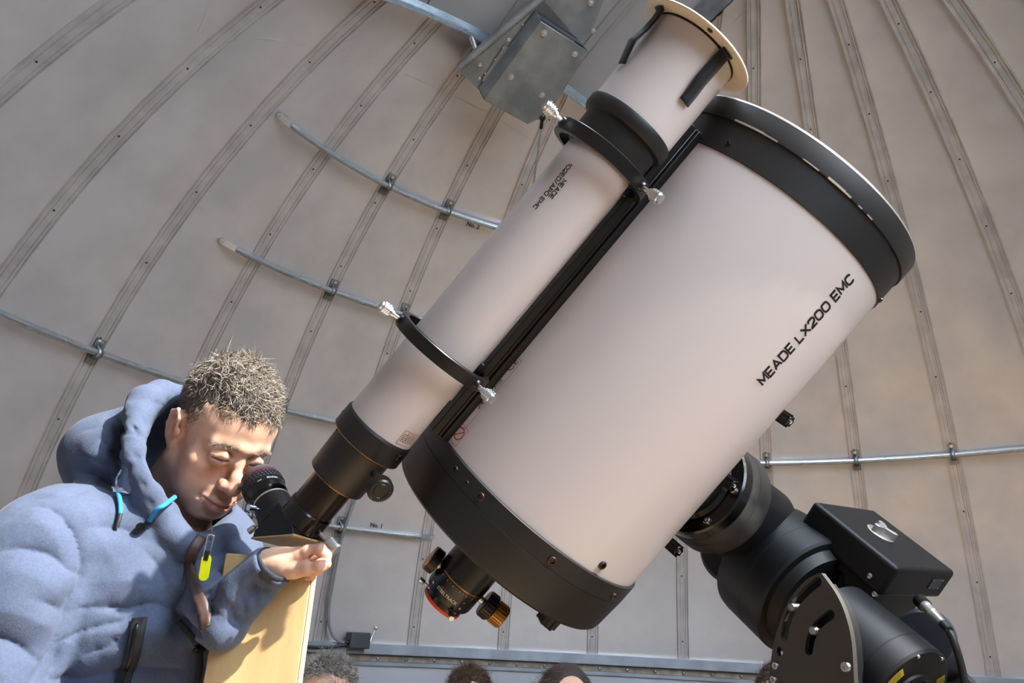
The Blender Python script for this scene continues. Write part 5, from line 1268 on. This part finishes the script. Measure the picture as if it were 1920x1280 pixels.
# hood
G([(255, 755), (222, 775), (190, 795), (160, 805)], .008, .010); G([(183, 818), (200, 835), (222, 842)], .014, .012); G([(208, 795), (222, 808), (232, 812)], .012, .010); G([(145, 850), (190, 870), (235, 900), (270, 935)], .006, .014)
G([(140, 885), (200, 893), (240, 915)], .014, .012)
for a_ in ((262, 852, 248, 858), (275, 905, 262, 912), (290, 940, 276, 948), (258, 800, 246, 806), (295, 748, 292, 762), (316, 746, 312, 762), (332, 752, 326, 768)): G([(a_[0], a_[1]), (a_[2], a_[3])], .0025, .006, n=3)
# forearm creases
for a_ in ((440, 1112, 462, 1165), (462, 1090, 480, 1150), (484, 1070, 500, 1130), (452, 1105, 470, 1125), (425, 1130, 440, 1180), (432, 1150, 452, 1185), (470, 1078, 476, 1110)): G([(a_[0], a_[1]), ((a_[0] + a_[2]) / 2 + 4, (a_[1] + a_[3]) / 2), (a_[2], a_[3])], .0075, .010)
jP, jF = jn.mesh(); jP2, jF2 = jc.mesh(); m2 = jP2[jF2].mean(1); jF2 = jF2[~((m2[:, 2] > 1.175) & (m2[:, 0] > -.845) & (m2[:, 0] < -.21) & (m2[:, 1] > .775) & (m2[:, 1] < 1.445))]
jF = np.concatenate([jF, jF2 + len(jP)]); jP = np.concatenate([jP, jP2])
fab = mat('navy_fabric', '#505b73', .92, var=.16, vscale=260, sheen=.08, bump=.14, bscale=420)
jac = link('jacket', soft_mesh('jacket', jP, jF, MANI), fab, man, smooth=180)
b = MB(); b.M = MANI; cm = zframe(Vector(ad), Vector(wrL)); b.lathe([(.0240, -.012), (.0272, -.008), (.0277, .003), (.0270, .0062), (.0258, .0070), (.0245, .005), (.0235, -.012)], 40, cm); b.build('cuff', mat('cuff_rib', '#3c4049', .9, bump=.3, bscale=300), jac, smooth=60)

def CH(px, py, d): return CP(px, py, d - DH)
# hand resting on the board's corner
hd = Soft(tuple(CH(560, 1062, 1.195) - .105), tuple(CH(560, 1062, 1.195) + .105), .0013)
hd.cone(CH(500, 1058, 1.190), CH(530, 1055, 1.188), .0205, .0195, .01)
hd.cone(CH(522, 1049, 1.187), CH(560, 1043, 1.184), .0150, .0115, .010); hd.cone(CH(522, 1060, 1.192), CH(552, 1056, 1.200), .0165, .0120, .010); hd.cone(CH(524, 1064, 1.203), CH(550, 1064, 1.214), .0150, .0125, .010)
fingers = [[(562, 1041, 1.183), (578, 1034, 1.180), (600, 1031, 1.176), (611, 1041, 1.176), (611, 1052, 1.184)], [(558, 1047, 1.200), (580, 1043, 1.200), (602, 1042, 1.200), (606, 1056, 1.206), (592, 1065, 1.212)],
           [(554, 1056, 1.213), (576, 1054, 1.215), (595, 1056, 1.217), (598, 1068, 1.223), (586, 1074, 1.227)], [(550, 1064, 1.223), (568, 1066, 1.227), (584, 1069, 1.230), (586, 1079, 1.233), (576, 1082, 1.236)]]
for i, f in enumerate(fingers):
    k = (1, .98, .92, .80)[i]; hd.chain([CH(*p) for p in f], [.0102 * k, .0092 * k, .0082 * k, .0074 * k, .0066 * k], .003)
hd.chain([CH(528, 1067, 1.186), CH(551, 1067, 1.180), CH(578, 1064, 1.172), CH(600, 1061, 1.168), CH(612, 1057, 1.170)], [.0145, .0120, .0098, .0088, .0066], .004)
hd.ell(CH(588, 1047, 1.176), (.0058, .014, .0050), .003, 's')
wh = waves(8, 170); hd.shift(lambda x, y, z: (.00035 * wh(x, y, z)).astype(np.float32))
gP, gF = hd.mesh()
tipc = CP(609, 1056, 1.166); col = np.tile(lin3('#deb39a'), (len(gP), 1))
for c_ in ((609, 1056, 1.166), (601, 1035, 1.172), (609, 1050, 1.18), (577, 1042, 1.178)):
    wgt = np.exp(-(np.linalg.norm(gP - CH(*c_), axis=1) / .014) ** 2)[:, None] * .5; col = col + (lin3('#d08a76') - col) * wgt
Wm = np.array(MANI.to_3x3()); tr = np.array(MANI.translation)
bodyP.append(gP @ Wm.T + tr); bodyF.append(gF); bodyC.append(col)
nl = CH(610, 1053.5, 1.164); nd = Vector(CAM) - Vector(nl); nd.normalize(); nd = (nd + cdir(.35, .9, 0)).normalized()
b = MB(); b.M = MANI; b.lathe([(.0046, -.0030), (.0038, -.0008), (0, .0002)], 16, zframe(nd, Vector(nl)) @ Matrix.Diagonal((1.0, .8, 1, 1))); b.build('fingernail', mat('nail', '#e6c0b2', .3), man)
# core of trunk, arms and legs under the clothes; trousers and shoes
co = Soft((-1.1, .55, -.02), (.1, 1.7, 1.75), .011)
hipw = hips.copy(); fz = np.array([0, 0, 1.])
co.cone(waist, chest, .105, .105, .05); co.cone(hips, waist, .11, .105, .05); co.cone(chest, CP(345, 960, 1.245), .09, .046, .05); co.cone(shR, elR, .050, .040, .02); co.cone(elR, wrR, .040, .028, .02); co.cone(shL, elL, .045, .014, .02); co.cone(elL, wrL, .013, .016, .01)
legs = []
for dx, dy in ((-.10, -.07), (.09, .07)):
    h_ = hips + np.array([dx, dy, -.05]); kn = np.array([h_[0] + dx * .1 + .03, h_[1] - .03, .50]); an = np.array([h_[0] + dx * .3, h_[1] + .02, .09]); legs.append((h_, kn, an))
    co.chain([h_, kn, an], [.075, .05, .035], .03); co.cone(an, an + np.array([.10, -.10, -.05]), .035, .025, .02)
xP, xF = put_hand(wrR + (wrR - elR) / np.linalg.norm(wrR - elR) * .035, (wrR - elR) + np.array([0, 0, -.15]), (.2, .5, .8), -1.)
bodyP.append(xP @ Wm.T + tr); bodyF.append(xF); bodyC.append(np.tile(lin3('#deb39a'), (len(xP), 1)))
cP_, cF_ = co.mesh(); bodyP.append(cP_ @ Wm.T + tr); bodyF.append(cF_); bodyC.append(np.tile(lin3('#d2a48b'), (len(cP_), 1)))
tn = Soft((-1.1, .5, -.01), (.2, 1.7, 1.2), .011); tn.cone(hips + np.array([0, 0, .08]), hips + np.array([0, 0, -.04]), .150, .150, .03)
for h_, kn, an in legs: tn.chain([h_, kn, an + np.array([0, 0, .01])], [.105, .078, .068], .04)
tP, tF = tn.mesh(); link('trousers', soft_mesh('trousers', tP, tF, MANI), mat('dark_trousers', '#2b2d33', .9), man, smooth=180)
for h_, kn, an in legs:
    so = Soft(tuple(an + np.array([-.15, -.25, -.10])), tuple(an + np.array([.25, .15, .10])), .007); so.cone(an + np.array([-.01, .01, -.035]), an + np.array([.11, -.11, -.05]), .052, .042, .03)
    so.put(lambda x, y, z: z - .004 + 0 * x + 0 * y, so.lo, [a[-1] for a in so.ax], .004, 's') if False else None
    sP, sF = so.mesh(); sP[:, 2] = np.maximum(sP[:, 2], .002); link('shoe', soft_mesh('shoe', sP, sF, MANI), M['plastic'], man, smooth=180)

# ------------------------------------------------------------------ trims on the jacket
def surf(px, py, off=0.):
    h = jn.hit(px, py); e = .004
    n_ = np.array([(jn.sample((h + np.eye(3)[i] * e)[None]) - jn.sample((h - np.eye(3)[i] * e)[None]))[0] for i in range(3)]); n_ /= np.linalg.norm(n_) + 1e-9
    return Vector(h + n_ * off), Vector(n_)
def ribbon(name, pts, wd, m, lift=.003, thick=.002, par=None, n=5):
    P = [Vector((x, y, 0)) for x, y in pts]; q = [(v.x, v.y) for v in spline(P, n)]; S_ = [surf(*p, lift) for p in q]; b = MB(); b.M = MANI if par is None or par is man or par is jac else par.matrix_world.inverted(); vs = []
    for i in range(len(S_)):
        t = (S_[min(i + 1, len(S_) - 1)][0] - S_[max(i - 1, 0)][0]).normalized(); nn = sum((S_[k][1] for k in range(max(0, i - 2), min(len(S_), i + 3))), Vector()).normalized(); sd = t.cross(nn).normalized()
        vs += [tuple(S_[i][0] + sd * wd * k / 2) for k in (-1, -.33, .33, 1)]
    b.add(vs, [(4 * i + k, 4 * i + k + 1, 4 * i + 5 + k, 4 * i + 4 + k) for i in range(len(S_) - 1) for k in range(3)]); o = b.build(name, m, par or jac, smooth=60); md = o.modifiers.new('thick', 'SOLIDIFY'); md.thickness = thick; md.offset = 0; return o
cyan = mat('blue_cord', '#2f9fe0', .6, bump=.5, bscale=800, var=.2, vscale=700); ztape = mat('zip_tape', '#15171c', .7)
def cord(pts, r, m, name, off=.006):
    b = MB(); b.M = MANI; b.tube(spline([surf(x, y, off)[0] for x, y in pts], 5), r, 10); return b.build(name, m, jac, smooth=60)
cord(((222, 930), (225, 945), (226, 966)), .0034, cyan, 'drawstring'); cord(((226, 965), (223, 978), (219, 991)), .0030, M['plastic'], 'cord_tip')
d0 = [surf(318, 940, .010)[0], at(308, 947, 1.108), at(294, 955, 1.104), at(287, 966, 1.108), surf(284, 974, .004)[0]]
b = MB(); b.M = MANI; b.tube(spline(d0, 5), .0036, 10); b.build('drawstring', cyan, jac, smooth=60)
b = MB(); b.M = MANI; e0, n0 = surf(284, 975, .001); b.lathe([(.0062, -.001), (.0062, .002), (.0035, .003), (.0030, 0)], 16, zframe(n0, e0)); b.build('eyelet', M['plastic'], jac, smooth=40)
b = MB(); b.M = MANI; e0, n0 = surf(265, 990, .004); b.cyl(e0 - n0 * .002, e0 + n0 * .007, .0065, n=16, bev=.001); b.build('snap_button', M['anod'], jac, smooth=40)
ribbon('pocket_zip', ((263, 1160), (257, 1190), (249, 1222), (238, 1255), (228, 1290)), .020, ztape, .004)
ribbon('zip_teeth', ((259, 1172), (254, 1195), (246, 1225), (236, 1255), (226, 1288)), .004, M['anod'], .0065)
ribbon('front_zip', ((334, 1165), (352, 1184), (366, 1200), (374, 1222), (375, 1250), (368, 1285)), .008, ztape, .002)
e0, n0 = surf(373, 1208, .006); b = MB(); b.M = MANI; b.box((0, 0, .002), (.016, .011, .005), zframe(n0, e0)); b.build('zip_pull', M['anod'], jac, bevel=.001)
# bag strap across the chest
leather = mat('brown_leather', '#4a352e', .5, var=.25, vscale=60, bump=.1, bscale=300)
sm_ = thing('bag_strap', 'brown leather strap crossing the man\'s chest below his chin', 'strap', surf(366, 1100)[0])
ribbon('strap', ((376, 1010), (364, 1026), (358, 1044), (360, 1072), (368, 1100), (378, 1130), (386, 1158), (388, 1176)), .016, leather, .0045, .003, sm_)
# neon tag hanging on a black clip from the collar
tg = thing('key_tag', 'neon yellow tag hanging on a steel clip below the man\'s chin', 'tag', at(386, 1040, 1.067)); TI = tg.matrix_world.inverted()
def mt(): b = MB(); b.M = TI; return b
b = mt(); b.tube([at(398, 985, 1.090), at(396, 1000, 1.077), at(394, 1012, 1.072)], .0012, 8); b.build('loop_cord', M['cable'], tg)
b = mt(); a1, a2 = at(396, 1004, 1.070), at(387, 1042, 1.064); sx = (at(400, 1005, 1.070) - a1).normalized() * .0042
b.tube([a1 - sx, a2 - sx * .9], .0013, 8); b.tube([a1 + sx, a2 + sx * .9], .0013, 8); b.tube([a1 - sx, a1 + (a1 - a2) * .06, a1 + sx], .0013, 8); b.tube([a2 - sx * .9, a2 + sx * .9], .0013, 8); b.build('steel_clip', M['steel'], tg, smooth=60)
b = mt(); b.tube([at(389, 1032, 1.062), at(385, 1050, 1.060)], .0036, 8); b.build('tag_loop', M['cable'], tg, smooth=60)
ax_ = (at(381, 1086, 1.056) - at(388, 1042, 1.062)).normalized(); nz_ = (CAM - at(385, 1064, 1.059)).normalized(); nz_ = (nz_ - ax_ * nz_.dot(ax_)).normalized(); xx_ = ax_.cross(nz_)
b = mt(); Lt, Wt = .0175, .0066; oo = [(Wt * math.cos(t), -(Lt - Wt) + Wt * math.sin(t)) for t in [math.pi + math.pi * k / 10 for k in range(11)]] + [(Wt * math.cos(t), (Lt - Wt) + Wt * math.sin(t)) for t in [math.pi * k / 10 for k in range(11)]]
b.prism(oo, -.0012, .0012, frame(xx_, ax_, nz_, at(384.5, 1064, 1.058))); b.build('tag_plate', M['lime'], tg, bevel=.0006)
# ------------------------------------------------------------------ assemble the man's body (one mesh)
off = 0; Fs = []
for p_, f_ in zip(bodyP, bodyF): Fs.append(f_ + off); off += len(p_)
bme = soft_mesh('body', np.concatenate(bodyP), np.concatenate(Fs)); paint(bme, np.concatenate(bodyC)); link('body', bme, skin, man, smooth=180)
# ------------------------------------------------------------------ onlookers seated along the far wall
def seated(label, px, py, d, yaw, hair, coat, skin_c='#d2a48b', sc=1.0, tilt=.12):
    top = at(px, py, d)
    fw = (CAM - top); fw.z = 0; fw.normalize(); fw = Matrix.Rotation(R2(yaw), 3, 'Z') @ fw
    hz = (fw + Vector((0, 0, tilt))).normalized(); hx = Vector((0, 0, 1)).cross(hz).normalized(); hy = hz.cross(hx)
    hair_h = hair['lift']
    pos = top - hy * (.132 + hair_h) * sc; F_ = frame(hx, hy, hz, pos) @ Matrix.Scale(sc, 4)
    base = Vector((pos.x - fw.x * .10, pos.y - fw.y * .10, 0)); t = thing('person', label, 'person', Matrix.Translation(base), 'onlookers seated in the background'); I_ = t.matrix_world.inverted(); LF = I_ @ F_
    P, F = head_field(h=.0038).mesh(); c = tint_face(P) * (lin3(skin_c) / lin3('#d6ab93')); Pw = P @ np.array(LF.to_3x3()).T + np.array(LF.translation)
    # trunk, arms, legs in one field (thing space), z up
    f2 = np.array((fw.x, fw.y, 0)); r2 = np.array((hx.x, hx.y, 0)); nk = Pw[P[:, 1] < -.18].mean(0); up = np.array((0, 0, 1.)); seat = .46
    hp = nk * [1, 1, 0] - f2 * .03 + up * (seat + .12); ch = nk - up * .145 - f2 * .01
    lo = np.minimum(hp, nk) - .75; hi = np.maximum(hp, nk) + .75; lo[2] = -.01; hi[2] = nk[2] + .1
    bd = Soft(lo, hi, .014); cl = Soft(lo, hi, .014)
    hands = []
    for q_, g in ((bd, 0.), (cl, .016)):
        q_.cone(hp, ch, .13 + g, .125 + g, .05); q_.cone(ch, nk - up * .02, .11 + g, .05 + g, .05)
        for sg in (-1, 1):
            sh = ch + r2 * sg * .165 + up * .085; el = sh - up * .27 + f2 * .06 + r2 * sg * .05; wr = el + f2 * .22 - up * .06 - r2 * sg * .10
            q_.cone(ch + up * .06, sh, .08 + g, .055 + g, .04); q_.chain([sh, el, wr], [.052 + g, .042 + g, .030 + g], .02)
            kn = hp + f2 * .42 + r2 * sg * .10 + up * -.05; an = kn - up * (kn[2] - .09) + f2 * .02
            if g == 0: q_.chain([hp + r2 * sg * .08, kn, an], [.085, .062, .042], .03); q_.cone(an, an + f2 * .14 - up * .05, .04, .035, .02); hands.append(put_hand(wr + (wr - el) / np.linalg.norm(wr - el) * .02, wr - el, up, -sg))
    t['seat_off'] = [float(hp[0]), float(hp[1])]
    bP, bF = bd.mesh(); cP, cF = cl.mesh()
    legs = (bP[:, 2] < seat + .16) ; colb = np.where(legs[:, None], lin3('#2c2e36'), lin3(skin_c))
    hp_, hf_, n0 = [], [], len(Pw) + len(bP)
    for a_, b_ in hands: hp_.append(a_); hf_.append(b_ + n0); n0 += len(a_)
    me = soft_mesh('body', np.concatenate([Pw, bP] + hp_), np.concatenate([F, bF + len(Pw)] + hf_)); paint(me, np.concatenate([c, colb] + [np.tile(lin3(skin_c), (len(a_), 1)) for a_ in hp_])); link('body', me, skin, t, smooth=180)
    link('coat', soft_mesh('coat', cP, cF), mat('coat_cloth', coat, .9, var=.15, vscale=40), t, smooth=180)
    if hair['kind'] == 'long':
        h = Soft((-.12, -.22, -.15), (.12, .17, .12), .0045); h.ell((0, .044, -.018), (.084, .098, .108), .01); h.cone((.062, .02, -.02), (.070, -.17, -.03), .032, .030, .04); h.cone((-.062, .02, -.02), (-.070, -.17, -.03), .032, .030, .04); h.cone((0, .02, -.07), (0, -.17, -.075), .06, .05, .04)
        h.ell((0, -.005, .095), (.058, .108, .072), .012, 's'); h.cone((0, .16, .10), (0, .150, -.06), .004, .003, .006, 's')
        kp, kf = h.mesh(); make_hair(t, kp, kf, LF, 2600, 31 + int(px), hair['dark'], hair['light'], (.1, .2), .05, .07, .0008, 'hair_base', comb=(0, -.5, -.3))
    else: make_hair(t, kP, kF, LF, hair['n'], 31 + int(px), hair['dark'], hair['light'], hair['grey'], hair['len'], hair['len'] * .6, .0007, 'hair_base')
    return t

def stool(label, t):
    o = thing('stool', label, 'stool', Vector(t.location) + Vector((0, 0, 0)), 'stools under the onlookers'); x0 = t['seat_off']
    for nm, f in (('seat_board', lambda b: b.cyl((x0[0], x0[1], .385), (x0[0], x0[1], .425), .165, n=32, bev=.004)), ) + tuple(('leg', (lambda a: lambda b: b.cyl((x0[0] + .11 * math.cos(a), x0[1] + .11 * math.sin(a), .39), (x0[0] + .15 * math.cos(a), x0[1] + .15 * math.sin(a), 0), .016, n=10))(k * math.pi / 2 + .4)) for k in range(4)):
        b = MB(); f(b); b.build(nm, M['ply'], o, smooth=40)
o1 = seated('grey haired onlooker partly hidden by the plywood board', 624, 1221, 2.25, -12, dict(kind='short', n=6000, dark='#5b5148', light='#c9c2ba', grey=(.5, .75), len=.034, lift=.010), '#3b3f47', sc=1.04)
o2 = seated('onlooker with short curly brown hair, below the orange ringed focuser', 882, 1243, 2.80, 8, dict(kind='short', n=6000, dark='#3d2c20', light='#8a6546', grey=(.25, .4), len=.036, lift=.010), '#5d4a3a', sc=1.08)
o3 = seated('woman with long dark parted hair in the background', 1062, 1242, 2.12, 14, dict(kind='long', dark='#2f231c', light='#6a5140', lift=.008), '#2f3340', sc=.86)
o4 = seated('brown haired onlooker almost hidden behind the charcoal side plate', 1458, 1238, 2.5, 10, dict(kind='short', n=4000, dark='#3a2a20', light='#7c5b42', grey=(.2, .35), len=.030, lift=.010), '#41464f')
for o, l in ((o1, 'wooden stool under the grey haired onlooker'), (o2, 'wooden stool under the curly haired onlooker'), (o3, 'wooden stool under the long haired woman'), (o4, 'wooden stool under the onlooker behind the side plate')): stool(l, o)
